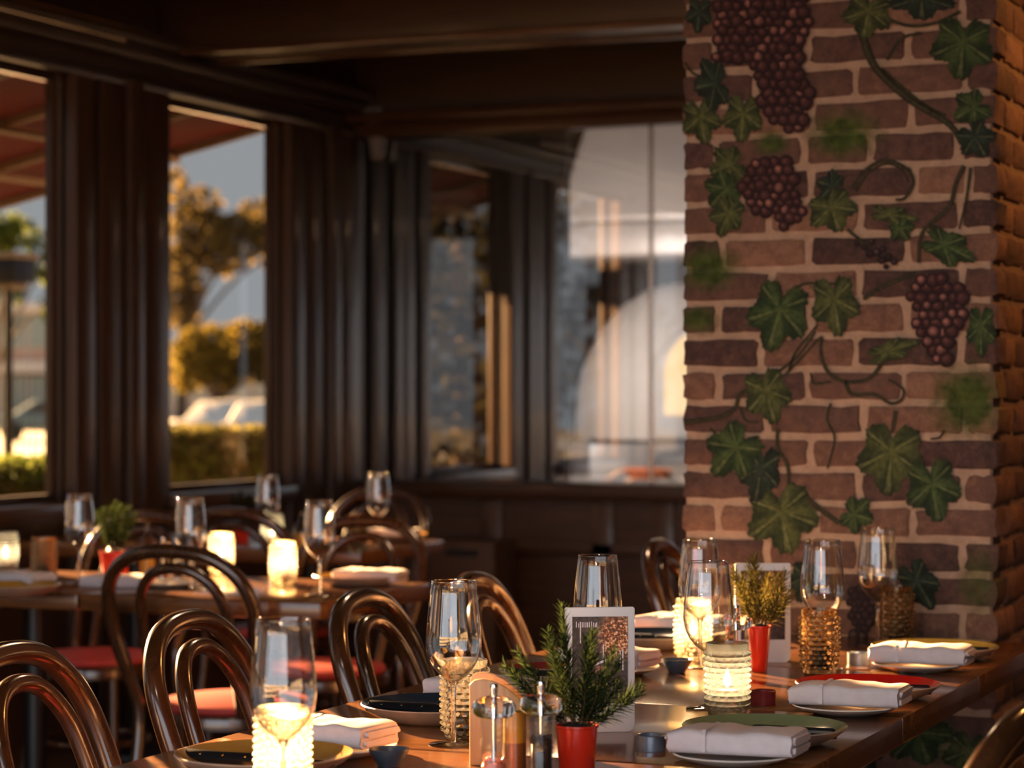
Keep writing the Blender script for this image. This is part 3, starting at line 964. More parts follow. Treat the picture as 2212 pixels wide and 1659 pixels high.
def hob_mesh():
    nr, na = 11, 16
    hgt = .118
    z0, z1 = .010, hgt - .012
    def bump(a, z):
        if z < z0 or z > z1:
            return 0
        q = (z - z0) / (z1 - z0) * nr
        row = int(q)
        u = (a / (2 * pi) * na + (.5 if row % 2 else 0)) % 1.0
        w = q - row
        return .0055 * max(0, sin(pi * u)) ** .9 * max(0, sin(pi * w)) ** .9
    prof = [(0, 0), (.028, 0), (.0305, .004)]
    m = nr * 5
    for i in range(m + 1):
        z = z0 + (z1 - z0) * i / m
        r = .0312 + .0025 * min(1, z / .045)
        prof.append((r, z))
    prof += [(.0335, hgt - .010), (.0342, hgt - .003), (.0336, hgt), (.0322, hgt), (.0315, hgt - .004)]
    inner = [(.0310, hgt - .012), (.0306, .06), (.0290, .02), (.027, .010), (0, .009)]
    return G().lathe(prof + inner, na * 6, None, False, bump if False else (lambda a, z: 0)), prof, inner, bump, na
def hobnail(shell=False):
    g, prof, inner, bump, na = hob_mesh()
    n = na * 6
    g = G().lathe(prof + ([] if shell else inner), n)
    if shell:
        g.f = [q for q in g.f if len(q) < 10]
    k = len(prof)
    for j in range(k):
        for i in range(n):
            a = 2 * pi * i / n
            p = g.v[j * n + i]
            d = bump(a, p.z)
            if d:
                g.v[j * n + i] = Vector((p.x + cos(a) * d, p.y + sin(a) * d, p.z))
    return g.mesh('hobnail', 0, angle=70)
def candle_meshes():
    wax = G().lathe([(0, 0), (.018, 0), (.019, .003), (.019, .030), (.017, .033), (.006, .031), (0, .031)], 24).mesh('wax', 0)
    fl = G().lathe([(0, 0), (.0045, .005), (.0062, .011), (.0048, .019), (.002, .026), (0, .031)], 14).mesh('flame', 0)
    wk = G().tube([(0, 0, .029), (0, 0, .039)], .0008, 6).mesh('wick', 0)
    return wax, fl, wk
def make_holder(label, x, y, group, mat='hobnail_clear', lit=False, s=1.0, z=TZ):
    t = thing('candle_holder', label, 'candle holder', (x, y, z), rnd.uniform(0, 6), group)
    t.scale = (s, s, s)
    me = cached('hob_' + mat, lambda: hobnail(mat == 'hobnail_lit'))
    obj('hobnail_glass', me, mat, t)
    wax, fl, wk = cached('candle', candle_meshes)
    obj('candle', wax, 'wax', t, (0, 0, .010))
    obj('wick', wk, 'twig', t, (0, 0, .010))
    if lit:
        obj('flame', fl, 'flame', t, (0, 0, .046))
    return t
def plate_mesh(R, hgt, top):
    th = .004
    if top:
        pr = [(0, .006), (R * .52, .006), (R * .68, .009), (R * .88, hgt * .72), (R - .003, hgt), (R - .0012, hgt + .0010)]
        g = G()
        g.lathe(pr, 72)
        g.f = [q for q in g.f if len(q) < 10]
        return g.mesh('glaze', 0, angle=60)
    pr = [(R - .0012, hgt + .0010), (R, hgt - .0008), (R * .90, hgt * .60), (R * .70, .004), (R * .60, 0.0), (R * .52, 0), (R * .50, .003), (0, .003)]
    g = G()
    g.lathe(pr, 72)
    g.f = [q for q in g.f if len(q) < 10]
    return g.mesh('body', 0, angle=60)
def make_plate(label, x, y, glaze, group, R=.122, hgt=.027, z=TZ, name='dinner_plate', body='stoneware'):
    t = thing(name, label, 'plate', (x, y, z), 0, group)
    obj('glazed_well', cached(('pt', R, hgt, glaze), lambda: plate_mesh(R, hgt, True)), glaze, t)
    obj('plate_body', cached(('pb', R, hgt, body), lambda: plate_mesh(R, hgt, False)), body, t)
    return t
def napkin_mesh(seed, Lx=.175, Ly=.095, hh=.032):
    r = random.Random(seed)
    g = G()
    def roll(z0, z1, ly, lx, rr, yo):
        prof = []
        for (cy, cz, a0) in ((-ly / 2 + rr, z1 - rr, 90), (-ly / 2 + rr, z0 + rr, 180), (ly / 2 - rr * .5, z0 + rr * .5, 270), (ly / 2 - rr * .5, z1 - rr * .5, 0)):
            q = rr if cy < 0 else rr * .5
            for i in range(5):
                a = radians(a0 + 90 * i / 4)
                prof.append((cy + cos(a) * q + yo, cz + sin(a) * q))
        nx = 22
        v, f = [], []
        m = len(prof)
        ph = r.uniform(0, 6)
        for i in range(nx + 1):
            t = i / nx
            x = -lx / 2 + lx * t
            pin = 1 - .10 * (abs(2 * t - 1) ** 6)
            for (y, z) in prof:
                e = .0016 * sin(x * 55 + ph + y * 60) + .0009 * sin(x * 130 + y * 90)
                v.append((x + y * .05 + .0015 * sin(z * 300 + ph), y * (1 + .015 * sin(x * 35 + ph)), z0 + (z - z0) * pin + (e if z > (z0 + z1) / 2 else 0)))
        for i in range(nx):
            for j in range(m):
                j2 = (j + 1) % m
                f.append((i * m + j, i * m + j2, (i + 1) * m + j2, (i + 1) * m + j))
        f.append(tuple(range(m)))
        f.append(tuple(nx * m + j for j in range(m - 1, -1, -1)))
        g.add(v, f)
    roll(0, hh, Ly, Lx, .010, 0)
    roll(.004, .012, Ly * .86, Lx + .007, .004, .002)
    roll(.016, .026, Ly * .86, Lx + .010, .005, .004)
    return g.mesh('napkin', 0, angle=60)
def make_napkin(label, x, y, z, rz, group, mat='napkin_cloth', seed=1, tilt=0.0, L_=.175, band=True):
    t = thing('folded_napkin', label, 'napkin', (x, y, z), rz, group)
    t.rotation_euler = (tilt, 0, rz)
    obj('folded_cloth', cached(('nap', seed, L_, mat), lambda: napkin_mesh(seed, L_)), mat, t)
    if band:
        w = .0012
        Ly, hh = .095, .032
        bpts = [(-Ly / 2 - .003, .004), (-Ly / 2 - .003, hh - .004), (-Ly / 2 + .004, hh + .0022), (Ly / 2 - .006, hh + .0022), (Ly / 2 + .002, hh - .005), (Ly / 2 + .002, .004)]
        g = G()
        g.add([(x0, y0, z0) for x0 in (-.040, -.034) for (y0, z0) in bpts], [(i, i + 1, i + 7, i + 6) for i in range(5)])
        me = cached(('band', mat), lambda: g.mesh('band', 0, smooth=False))
        obj('stitched_band', me, mat, t)
    return t
def knife_meshes():
    h = G().prism([(-.062, -.010), (-.060, .009), (0, .008), (.055, .009), (.066, .006), (.068, -.004), (.060, -.009), (0, -.009)], -.0055, .0055).mesh('handle', .003)
    b = G().prism([(.066, .007), (.075, .0085), (.15, .006), (.175, -.004), (.160, -.009), (.075, -.010), (.066, -.005)], -.0008, .0008).mesh('blade', 0)
    r = G().lathe([(0, 0), (.0026, 0), (.0022, .0007), (0, .001)], 12).mesh('rivet', 0)
    return h, b, r
def make_knife(label, x, y, z, rz, group, roll=radians(80)):
    h, b, r = cached('knife', knife_meshes)
    t = thing('steak_knife', label, 'knife', (x, y, z), rz, group)
    t.rotation_euler = (-radians(55), 0, rz)
    obj('handle', h, 'handle_black', t)
    obj('blade', b, 'steel', t)
    for xx in (-.035, .0, .035):
        obj('rivet', r, 'chrome', t, (xx, -.0053, 0), (pi / 2, 0, 0))
    return t
def make_dish(label, x, y, kind, group):
    prof = {'tin': [(0, 0), (.0205, 0), (.0215, .002), (.0215, .0215), (.022, .023), (.0205, .024), (.0195, .023), (.019, .004), (0, .004)],
            'bowl': [(0, 0), (.015, 0), (.017, .003), (.024, .014), (.0275, .021), (.0282, .0245), (.0268, .0245), (.022, .013), (.012, .005), (0, .005)]}[kind.split('_')[0]]
    mat = {'tin_blue': 'tin_blue', 'tin_red': 'maroon_dish', 'bowl_slate': 'slate_dish'}[kind]
    o = obj('sauce_dish', cached(('dish', kind), lambda: G().lathe(prof, 40).mesh('dish', 0, angle=35)), mat, None, (x, y, TZ))
    tag(o, label, 'dish', group)
    return o
def rosemary_sprig(Ln, seed):
    r = random.Random(seed)
    bend = Vector((r.uniform(-.25, .25), r.uniform(-.25, .25), 0))
    pts = [Vector((0, 0, 0)) + Vector((bend.x * t * t, bend.y * t * t, t)) * Ln for t in [i / 8 for i in range(9)]]
    st = G().tube(pts, lambda t: .0014 * (1 - .5 * t), 5)
    g = G()
    cnt = int(Ln / .00105)
    for i in range(cnt):
        t = .10 + .90 * i / cnt
        k = min(7, int(t * 8))
        p = pts[k].lerp(pts[k + 1], t * 8 - k)
        a = i * 2.4 + r.uniform(-.4, .4)
        up = .45 + .75 * t + r.uniform(-.15, .2)
        d = Vector((cos(a), sin(a), up)).normalized()
        ln = r.uniform(.018, .031) * (1 - .35 * max(0, t - .7) / .3)
        s = d.cross(Vector((0, 0, 1))).normalized() * .0013
        mid = p + d * ln * .55 + Vector((0, 0, .0012))
        tip = p + d * ln
        o = len(g.v)
        nrm = s.cross(d).normalized() * .0005
        g.v += [p - s * .5, p + s * .5, mid + s, tip, mid - s, mid + nrm]
        g.f += [(o, o + 1, o + 5), (o + 1, o + 2, o + 5), (o + 2, o + 3, o + 5), (o + 3, o + 4, o + 5), (o + 4, o, o + 5)]
    return st.mesh('stem', 0), g.mesh('needles', 0, smooth=False)
def make_rosemary(label, x, y, group, sprigs, potR=.029, potH=.062, mat='needle_green', taper=.82, seed=3, z=TZ):
    t = thing('potted_rosemary', label, 'potted plant', (x, y, z), 0, group)
    pot = [(0, 0), (potR * taper, 0), (potR * taper + .001, .002), (potR * .98, potH - .004), (potR + .0012, potH - .003), (potR + .0012, potH), (potR - .001, potH), (potR - .002, potH - .012), (0, potH - .012)]
    obj('pot', G().lathe(pot, 40).mesh('pot', 0, angle=35), 'pot_red', t)
    obj('soil', G().lathe([(0, potH + .004), (potR * .5, potH + .002), (potR * .95, potH - .006), (potR * .9, potH - .011), (0, potH - .011)], 24).mesh('soil', 0), 'soil', t)
    r = random.Random(seed)
    for i, (ax, ay, Ln) in enumerate(sprigs):
        st, nd = cached(('sprig', Ln, i % 3, mat), lambda: rosemary_sprig(Ln, i % 3 + 11))
        d = Vector((ax, ay, 1)).normalized()
        rot = d.to_track_quat('Z', 'Y').to_euler()
        o = obj('sprig', st, 'twig', t, (ax * .012, ay * .012, potH - .004), rot)
        obj('needles', nd, mat, o)
    return t
def mill_meshes():
    body = [(.0215, 0), (.0225, .002), (.0215, .012), (.0185, .020), (.0180, .060), (.0195, .080), (.0200, .088)]
    bin_ = [(r - .0022, max(z, .004)) for r, z in body]
    gb = G().lathe(body + list(reversed(bin_)), 40, None, True).mesh('body', 0, angle=50)
    dome = [(.0175, .089), (.024, .091), (.0285, .097), (.0292, .103), (.0265, .110), (.019, .115), (.008, .117), (0, .117)]
    gd = G().lathe([(0, .0895)] + dome, 40).mesh('dome', 0, angle=60)
    gk = G().lathe([(0, .116), (.005, .116), (.005, .127), (.0055, .130), (.0045, .133), (0, .133)], 20).mesh('knob', 0)
    gr = G().lathe([(.0032, .004), (.0032, .117)], 12).mesh('rod', 0)
    gbase = G().lathe([(0, 0), (.0225, 0), (.0232, .002), (.0225, .004), (0, .004)], 32).mesh('base', 0)
    return gb, gd, gk, gr, gbase
def mill_fill(kind):
    r = random.Random(5)
    g = G()
    n, top = (190, .062) if kind == 'pepper' else (60, .034)
    for i in range(n):
        z = .006 + (top - .006) * r.random()
        rmax = .0150
        a, q = r.uniform(0, 2 * pi), rmax * sqrt(r.uniform(.25, 1))
        s = .0024 if kind == 'pepper' else r.uniform(.003, .006)
        v = [Vector((1, 0, 0)), Vector((-1, 0, 0)), Vector((0, 1, 0)), Vector((0, -1, 0)), Vector((0, 0, 1)), Vector((0, 0, -1))]
        f = [(0, 2, 4), (2, 1, 4), (1, 3, 4), (3, 0, 4), (2, 0, 5), (1, 2, 5), (3, 1, 5), (0, 3, 5)]
        M = Matrix.Translation((q * cos(a), q * sin(a), z)) @ Matrix.Rotation(r.uniform(0, 3), 4, 'Y') @ Matrix.Rotation(r.uniform(0, 3), 4, 'X')
        g.add([p * s for p in v], f, M)
    g.lathe([(0, .005), (.0145, .005), (.0145, top - .004), (0, top - .004)], 20)
    return g.mesh('fill', 0, smooth=kind == 'pepper', angle=180)
def make_mill(label, x, y, kind, group, s=1.0):
    b, d, k, r, ba = cached('mill', mill_meshes)
    t = thing('spice_mill', label, 'mill', (x, y, TZ), rnd.uniform(0, 6), group)
    t.scale = (s, s, s)
    obj('body', b, 'mill_acrylic', t)
    obj('dome_head', d, 'stem_glass', t)
    obj('knob', k, 'chrome', t)
    obj('rod', r, 'chrome', t)
    obj('base', ba, 'chrome', t)
    fo = obj('peppercorns' if kind == 'pepper' else 'salt_crystals', cached(('fill', kind), lambda: mill_fill(kind)), 'peppercorn' if kind == 'pepper' else 'pink_salt', t)
    fo['kind'] = 'stuff'
    return t
def print_mat():
    m, nt, out = new_mat('menu_print')
    tc = N(nt, 'ShaderNodeTexCoord')
    sep = N(nt, 'ShaderNodeSeparateXYZ')
    L(nt, tc.outputs['Object'], sep.inputs[0])
    n = N(nt, 'ShaderNodeTexNoise', i_Scale=150.0, i_Detail=3.0)
    L(nt, tc.outputs['Object'], n.inputs['Vector'])
    g = ramp(nt, n.outputs[0], [(0.3, (.020, .016, .020)), (0.7, (.085, .062, .066))])
    # warm lights in the upper right corner of the picture
    s1 = N(nt, 'ShaderNodeVectorMath', operation='SUBTRACT')
    L(nt, tc.outputs['Object'], s1.inputs[0])
    s1.inputs[1].default_value = (.026, 0, .145)
    s2 = N(nt, 'ShaderNodeVectorMath', operation='MULTIPLY')
    L(nt, s1.outputs[0], s2.inputs[0])
    s2.inputs[1].default_value = (32, 0, 26)
    ln = N(nt, 'ShaderNodeVectorMath', operation='LENGTH')
    L(nt, s2.outputs[0], ln.inputs[0])
    n2 = N(nt, 'ShaderNodeTexNoise', i_Scale=260.0, i_Detail=2.0)
    L(nt, tc.outputs['Object'], n2.inputs['Vector'])
    o = ramp(nt, n2.outputs[0], [(0.42, (.09, .035, .02)), (0.56, (.60, .20, .06)), (0.66, (.95, .75, .5))])
    mr = N(nt, 'ShaderNodeMapRange')
    mr.inputs['From Min'].default_value = .55
    mr.inputs['From Max'].default_value = 1.1
    mr.inputs['To Min'].default_value = 1.0
    mr.inputs['To Max'].default_value = 0.0
    L(nt, ln.outputs['Value'], mr.inputs[0])
    mx = N(nt, 'ShaderNodeMix', data_type='RGBA')
    L(nt, mr.outputs[0], mx.inputs['Factor'])
    L(nt, g, mx.inputs['A'])
    L(nt, o, mx.inputs['B'])
    b = N(nt, 'ShaderNodeBsdfPrincipled')
    b.inputs['Roughness'].default_value = .25
    L(nt, mx.outputs['Result'], b.inputs['Base Color'])
    L(nt, b.outputs[0], out.inputs[0])
print_mat()
plain('print_white', (.75, .72, .78), .4)
plain('print_rose', (.35, .12, .16), .4)
def menu_meshes():
    w, h = .0535, .190
    c = .012
    ol = [(-w, h - .002), (-w, 0 + c)] + [(-w + c - c * cos(a), c - c * sin(a)) for a in [i * pi / 10 for i in range(1, 5)]] + [(-w + c, 0), (w - c, 0)]
    ol += [(w - c + c * sin(a), c - c * cos(a)) for a in [i * pi / 10 for i in range(1, 5)]] + [(w, c), (w, h - .002), (w - .002, h), (-w + .002, h)]
    fr = G().prism(ol, 0, .009).mesh('frame', .001)
    pic = G().box(-.0425, .0425, -.0012, .0004, .044, .176).mesh('pic', 0)
    stand = G().add([(-.04, .009, .12), (.04, .009, .12), (.04, .012, .12), (-.04, .012, .12), (-.045, .060, .001), (.045, .060, .001), (.045, .064, .001), (-.045, .064, .001)],
                    [(0, 1, 2, 3), (4, 7, 6, 5), (0, 4, 5, 1), (1, 5, 6, 2), (2, 6, 7, 3), (3, 7, 4, 0)]).mesh('stand', 0)
    st = G()
    r = random.Random(2)
    x = -.037
    while x < -.004:                       # small lettering along the top, too fine to read
        hgt = r.uniform(.006, .009)
        st.box(x, x + .0012, -.0016, -.0011, .160, .160 + hgt)
        x += r.uniform(.0022, .0036)
    for (xx, z0, z1) in ((-.031, .136, .168), (.024, .098, .128), (.030, .100, .124), (.034, .094, .126), (.004, .112, .134)):
        st.box(xx, xx + .0018, -.0016, -.0011, z0, z1)
    st.add([(-.012, -.0014, .100), (.010, -.0014, .108), (.012, -.0014, .112), (-.008, -.0014, .106)], [(0, 1, 2, 3)])
    st = st.mesh('strokes', 0)
    ro = G().add([(-.008, -.0014, .090), (.004, -.0014, .088), (.010, -.0014, .100), (-.006, -.0014, .102)], [(0, 1, 2, 3)]).mesh('rose', 0)
    return fr, pic, stand, st, ro
def make_menu(label, x, y, rz, group):
    fr, pic, stand, st, ro = cached('menu', menu_meshes)
    t = thing('menu_stand', label, 'menu stand', (x, y, TZ), rz, group)
    obj('frame', fr, 'frame_white', t)
    p = obj('printed_picture', pic, 'menu_print', t)
    obj('light_strokes', st, 'print_white', p)['kind'] = 'stuff'
    obj('rose_patch', ro, 'print_rose', p)
    obj('easel_leg', stand, 'frame_white', t)
    return t
def make_bottle(label, x, y, group, fill='honey', h=.135, r=.024):
    t = thing('glass_bottle', label, 'bottle', (x, y, TZ), 0, group)
    out = [(0, 0), (r * .96, 0), (r, .004), (r, h * .55), (r * .85, h * .66), (r * .42, h * .76), (r * .38, h * .92), (r * .48, h * .93), (r * .48, h), (r * .3, h)]
    obj('glass_body', cached(('bottle', h, r), lambda: G().lathe(out, 32).mesh('b', 0, angle=50)), 'mill_acrylic', t)
    obj('contents', cached(('bfill', h, r), lambda: G().lathe([(0, .004), (r * .9, .004), (r * .9, h * .42), (0, h * .42)], 24).mesh('c', 0)), fill, t)
    return t

# ------------------------------------------------------------------ long table along the pillar axis
TX0, TX1 = -1.785, -0.882
GT = 'tables pushed together into the long table'
make_table('nearest dark wooden table of the long row, with the mills on it', TX0, TX1, 2.57, 3.17, GT)
make_table('second dark wooden table of the long row, under the green plate', TX0, TX1, 3.17, 3.78, GT)
make_table('third dark wooden table of the long row, under the red plate', TX0, TX1, 3.78, 4.38, GT)
make_table('farthest dark wooden table of the long row, against the brick pillar', TX0, TX1, 4.38, 4.992, GT)
GP, GS, GN, GK = 'dinner plates on the long table', 'side plates on the long table', 'napkins on the long table', 'steak knives on the long table'
SET = [  # label words, x, y, glaze, side (+1 right side of table, -1 left), seed
    ('green', -1.007, 3.42, 'glaze_green', 1, 1), ('red', -.993, 3.985, 'glaze_red', 1, 2), ('yellow', -1.019, 4.62, 'glaze_yellow', 1, 3),
    ('amber', -1.560, 2.90, 'glaze_amber', -1, 4), ('dark blue', -1.556, 3.468, 'glaze_navy', -1, 5), ('maroon', -1.53, 3.97, 'glaze_maroon', -1, 6), ('black', -1.60, 4.63, 'glaze_navy', -1, 7)]
for nm, x, y, gl, sd, sdd in SET:
    where = 'right edge' if sd > 0 else 'left edge'
    make_plate('%s glazed dinner plate at the %s of the long table' % (nm, where), x, y, gl, GP)
    sx, sy = (x + .012, y - .195) if sd > 0 else (x + .02, y + .185)
    make_plate('small pale side plate next to the %s dinner plate' % nm, sx, sy, 'glaze_white', GS, .085, .014, TZ, 'side_plate', 'glaze_white')
    mat = 'napkin_cloth'
    make_napkin('folded pale napkin on the side plate by the %s dinner plate' % nm, sx + (.005 if sd > 0 else -.02), sy + .004, TZ + .0155, radians(4 if sd > 0 else -6), GN, mat, sdd)
    make_knife('black handled steak knife lying across the %s dinner plate' % nm, x + (.045 if sd > 0 else -.055), y - .015 + (.02 if sd > 0 else 0), TZ + .019, radians(180 if sd > 0 else 0), GK)
GG = 'wine glasses on the long table'
def glass_at(label, px, d, group=GG):
    p = P(px, 0, d)
    return make_glass(label, p.x, p.y, group)
glass_at('nearest wine glass, in front of a glowing candle holder', 612, 2.94)
glass_at('wine glass in front of the unlit clear candle holder by the rosemary', 980, 3.53)
glass_at('wine glass standing behind the white menu stand', 1291, 4.08)
glass_at('wine glass with sunlight in it, behind the others near the pillar edge', 1512, 4.52)
glass_at('wine glass behind the glowing candle holder on the right', 1530, 3.93)
glass_at('wine glass behind the unlit candle holder in front of the brick', 1777, 4.50)
glass_at('farthest wine glass of the long table, close to the brick pillar', 1896, 4.90)
GH = 'hobnail candle holders on the long table'
def holder_at(label, px, py, mat, lit, group=GH, s=1.0):
    p = TP(px, py)
    return make_holder(label, p.x, p.y, group, mat, lit, s)
holder_at('glowing hobnail candle holder behind the nearest wine glass', 611, 1726, 'hobnail_lit', True)
holder_at('unlit clear hobnail candle holder left of the rosemary', 1004, 1594, 'hobnail_clear', False)
holder_at('glowing hobnail candle holder behind the green plate', 1571, 1548, 'hobnail_lit', True)
holder_at('unlit smoky hobnail candle holder behind the red plate', 1770, 1454, 'hobnail_amber', False)
holder_at('unlit hobnail candle holder touching the brick pillar', 1936, 1390, 'hobnail_amber', False)
holder_at('bright hobnail candle holder in the sun left of the pillar plants', 1497, 1425, 'hobnail_lit', True)
GD = 'small dishes on the long table'
for (lab, px, py, kd) in (('small blue grey tin dish left of the napkin by the green plate', 1406, 1622, 'tin_blue'), ('small dark tapered sauce bowl by the nearest napkin', 840, 1655, 'bowl_slate'),
                          ('small tin dish between the unlit candle holder and far napkin', 1855, 1436, 'tin_blue'), ('small maroon dish right of the glowing candle holder', 1648, 1522, 'tin_red'),
                          ('small slate bowl beside the bright candle holder', 1462, 1452, 'bowl_slate')):
    p = TP(px, py)
    make_dish(lab, p.x, p.y, kd, GD)
p = P(1296, 0, 3.66)
make_menu('white framed menu stand behind the rosemary pot', p.x, p.y, YAW + radians(6), 'menu stands on the long table')
p = P(1648, 0, 4.60)
make_menu('white framed menu stand lit orange beside the brick pillar', p.x, p.y, YAW + radians(4), 'menu stands on the long table')
p = P(1246, 0, 3.30)
make_rosemary('rosemary in a red pot standing before the white menu stand', p.x, p.y, 'rosemary pots on the long table',
    [(-.16, 0, .165), (-.42, .1, .135), (.28, -.1, .125), (.05, .3, .130), (-.75, -.3, .125), (.62, .2, .105), (.95, -.2, .085), (-.2, -.4, .12), (.35, .4, .11), (1.5, .2, .085), (-1.2, -.3, .10), (-.05, -.15, .12), (.2, .1, .10), (-.5, .5, .11), (.75, -.4, .09), (-.95, -.5, .12), (-.6, -.5, .10), (.5, -.5, .08), (1.2, .5, .09)])
p = P(1640, 0, 4.46)
make_rosemary('sunlit rosemary in a small red pot by the orange lit menu', p.x, p.y, 'rosemary pots on the long table',
    [(-.45, 0, .115), (-.15, .2, .130), (.10, -.2, .125), (.45, .1, .11), (-.5, .3, .10), (-.5, -.2, .10), (.6, -.2, .09), (-.25, .1, .12), (.25, .3, .10), (-.3, -.5, .09), (.9, .2, .07), (.7, .4, .08), (.0, .5, .10)], .022, .085, 'needle_sunlit', .62)
p = P(1067, 0, 3.17)
make_mill('clear acrylic salt mill with pink crystals, left of the pepper mill', p.x, p.y, 'salt', 'mills on the long table')
p = P(1169, 0, 3.20)
make_mill('clear acrylic pepper mill full of dark peppercorns by the red pot', p.x, p.y, 'pepper', 'mills on the long table')
p = P(1590, 0, 4.34)
make_mill('clear salt mill beside the red pot near the brick pillar', p.x, p.y, 'salt', 'mills on the long table')
p = P(1072, 0, 3.34)
cd = thing('condiment_caddy', 'pale wooden condiment caddy with a curved side behind the mills', 'caddy', (p.x, p.y, TZ), YAW)
ol = [(-.037, 0), (-.037, .112), (-.030, .118), (-.018, .120), (-.004, .117), (.012, .109), (.026, .098), (.036, .088), (.040, .080), (.040, 0)]
obj('side_panel', G().prism(ol, -.004, .004).mesh('s', .0015), 'pale_wood', cd)
obj('side_panel', G().prism(ol, .075, .083).mesh('s', .0015), 'pale_wood', cd)
obj('tray', G().box(-.037, .040, .004, .075, 0, .010).mesh('s', .001), 'pale_wood', cd)
obj('back_panel', G().box(-.037, -.030, .004, .075, .010, .09).mesh('s', .001), 'pale_wood', cd)
p = P(1112, 0, 3.25)
jr = thing('mustard_jar', 'small jar of mustard between the two mills', 'jar', (p.x, p.y, TZ))
obj('glass_body', G().lathe([(0, 0), (.0165, 0), (.0175, .002), (.0175, .085), (.0165, .088), (.0160, .088), (.0160, .004), (0, .004)], 32).mesh('j', 0, angle=50), 'mill_acrylic', jr)
obj('mustard', G().lathe([(0, .045), (.0155, .045), (.0155, .086), (0, .088)], 24).mesh('j', 0, angle=40), 'mustard', jr)
obj('dark_layer', G().lathe([(0, .004), (.0155, .004), (.0155, .045), (0, .045)], 24).mesh('j', 0, angle=40), 'honey', jr)

# chairs of the long table (left side facing +X, right side facing -X)
GC = 'bentwood chairs at the long table'
FX, FNX = -pi / 2 + radians(6), pi / 2 - radians(4)
def chair_top(label, px, py, rz, group, dx=0, dy=0):
    p = TP(px, py, .877)
    off = Matrix.Rotation(rz, 4, 'Z') @ Vector((0, -.330, 0))
    return make_chair(label, p.x - off.x + dx, p.y - off.y + dy, rz, group)
chair_top('bentwood chair cut off at the bottom left corner of the picture', 8, 1412, FX, GC)
chair_top('bentwood chair left of the nearest wine glass at the long table', 398, 1340, FX, GC)
chair_top('bentwood chair between the two nearest wine glasses', 775, 1292, FX, GC)
chair_top('bentwood chair whose back shows behind the rosemary sprigs', 1015, 1254, FX, GC)
chair_top('bentwood chair back left of the brick pillar edge', 1418, 1178, FX, GC)
make_chair('dark glossy bentwood chair in the bottom right corner', -.86, 2.97, FNX, GC)

# ------------------------------------------------------------------ second group of tables by the windows
G2 = 'tables of the middle group by the windows'
make_table('dark wooden table of the middle group with a sunlit candle holder', -3.385, -2.69, 5.29, 5.95, G2)
make_table('dark wooden table of the middle group at the left picture edge', -4.08, -3.388, 5.29, 5.95, G2)
make_chair('bentwood chair facing away from the camera at the middle tables', -3.04, 5.49, 0, 'bentwood chairs at the middle tables')
make_chair('bentwood chair facing the camera on the far side of the middle tables', -3.19, 6.26, pi, 'bentwood chairs at the middle tables')
make_chair('bentwood chair with red seat on the far side near the left picture edge', -3.95, 6.26, pi, 'bentwood chairs at the middle tables')
GG2 = 'wine glasses on the middle tables'
for lab, px, d in (('wine glass right of the sunlit candle holder on the middle table', 690, 6.12), ('wine glass left of the red potted rosemary on the middle table', 172, 6.50),
                   ('misty wine glass above the curved chair back on the middle table', 412, 6.28)):
    glass_at(lab, px, d, GG2)
GH2 = 'hobnail candle holders on the middle tables'
holder_at('blazing sunlit hobnail candle holder beside the middle wine glass', 611, 1264, 'hobnail_lit', True, GH2)
holder_at('blazing candle holder behind the curved chair back', 478, 1240, 'hobnail_lit', True, GH2)
holder_at('amber hobnail candle holder left of the red potted rosemary', 95, 1252, 'hobnail_amber', False, GH2)
holder_at('bright candle holder cut by the left picture edge', 12, 1238, 'hobnail_lit', True, GH2)
p = TP(248, 1240)
make_rosemary('blurred rosemary in a red pot on the left middle table', p.x, p.y, 'rosemary pots on the other tables',
    [(0, 0, .14), (-.35, 0, .125), (.35, .1, .125), (.15, .3, .13), (-.2, -.3, .12), (-.6, .1, .10), (.6, 0, .10), (.1, -.3, .13), (-.15, .25, .13), (.3, -.3, .13), (-.45, -.2, .12), (.45, .3, .12)], .042, .066)
p = TP(318, 1244)
make_bottle('sparkling oil bottle right of the red potted rosemary', p.x, p.y, 'bottles on the middle tables', 'mustard', .15, .022)
p = TP(352, 1248)
make_mill('sunlit salt mill beside the oil bottle on the middle table', p.x, p.y, 'salt', 'mills on the middle tables', .85)
p = TP(385, 1250)
make_mill('sunlit pepper mill beside the oil bottle on the middle table', p.x, p.y, 'pepper', 'mills on the middle tables', .8)
for lab, px, py, gl, sd in (('brown', 30, 1285, 'glaze_amber', 2),):
    p = TP(px, py)
    make_plate('%s glazed plate on the middle tables' % lab, p.x, min(p.y, 5.80), gl, 'plates on the middle tables')
p = TP(812, 1262)
make_plate('ochre glazed plate under the rose napkin at the middle table end', -2.835, 5.80, 'glaze_amber', 'plates on the middle tables')
make_napkin('rose lit folded napkin on the ochre plate at the middle table end', -2.80, 5.80, TZ + .012, radians(6), 'napkins on the middle tables', seed=11)
p = TP(255, 1268)
make_napkin('folded napkin lying flat left of the curved chair back', p.x, p.y, TZ, radians(10), 'napkins on the middle tables', seed=12)
p = TP(40, 1272)
make_napkin('dazzling sunlit napkin near the left picture edge', p.x, p.y, TZ + .012, radians(-8), 'napkins on the middle tables', seed=13)
p = TP(365, 1268)
make_plate('pale side plate seen through the curved chair back', p.x, p.y, 'glaze_white', 'plates on the middle tables', .085, .014, TZ, 'side_plate', 'glaze_white')

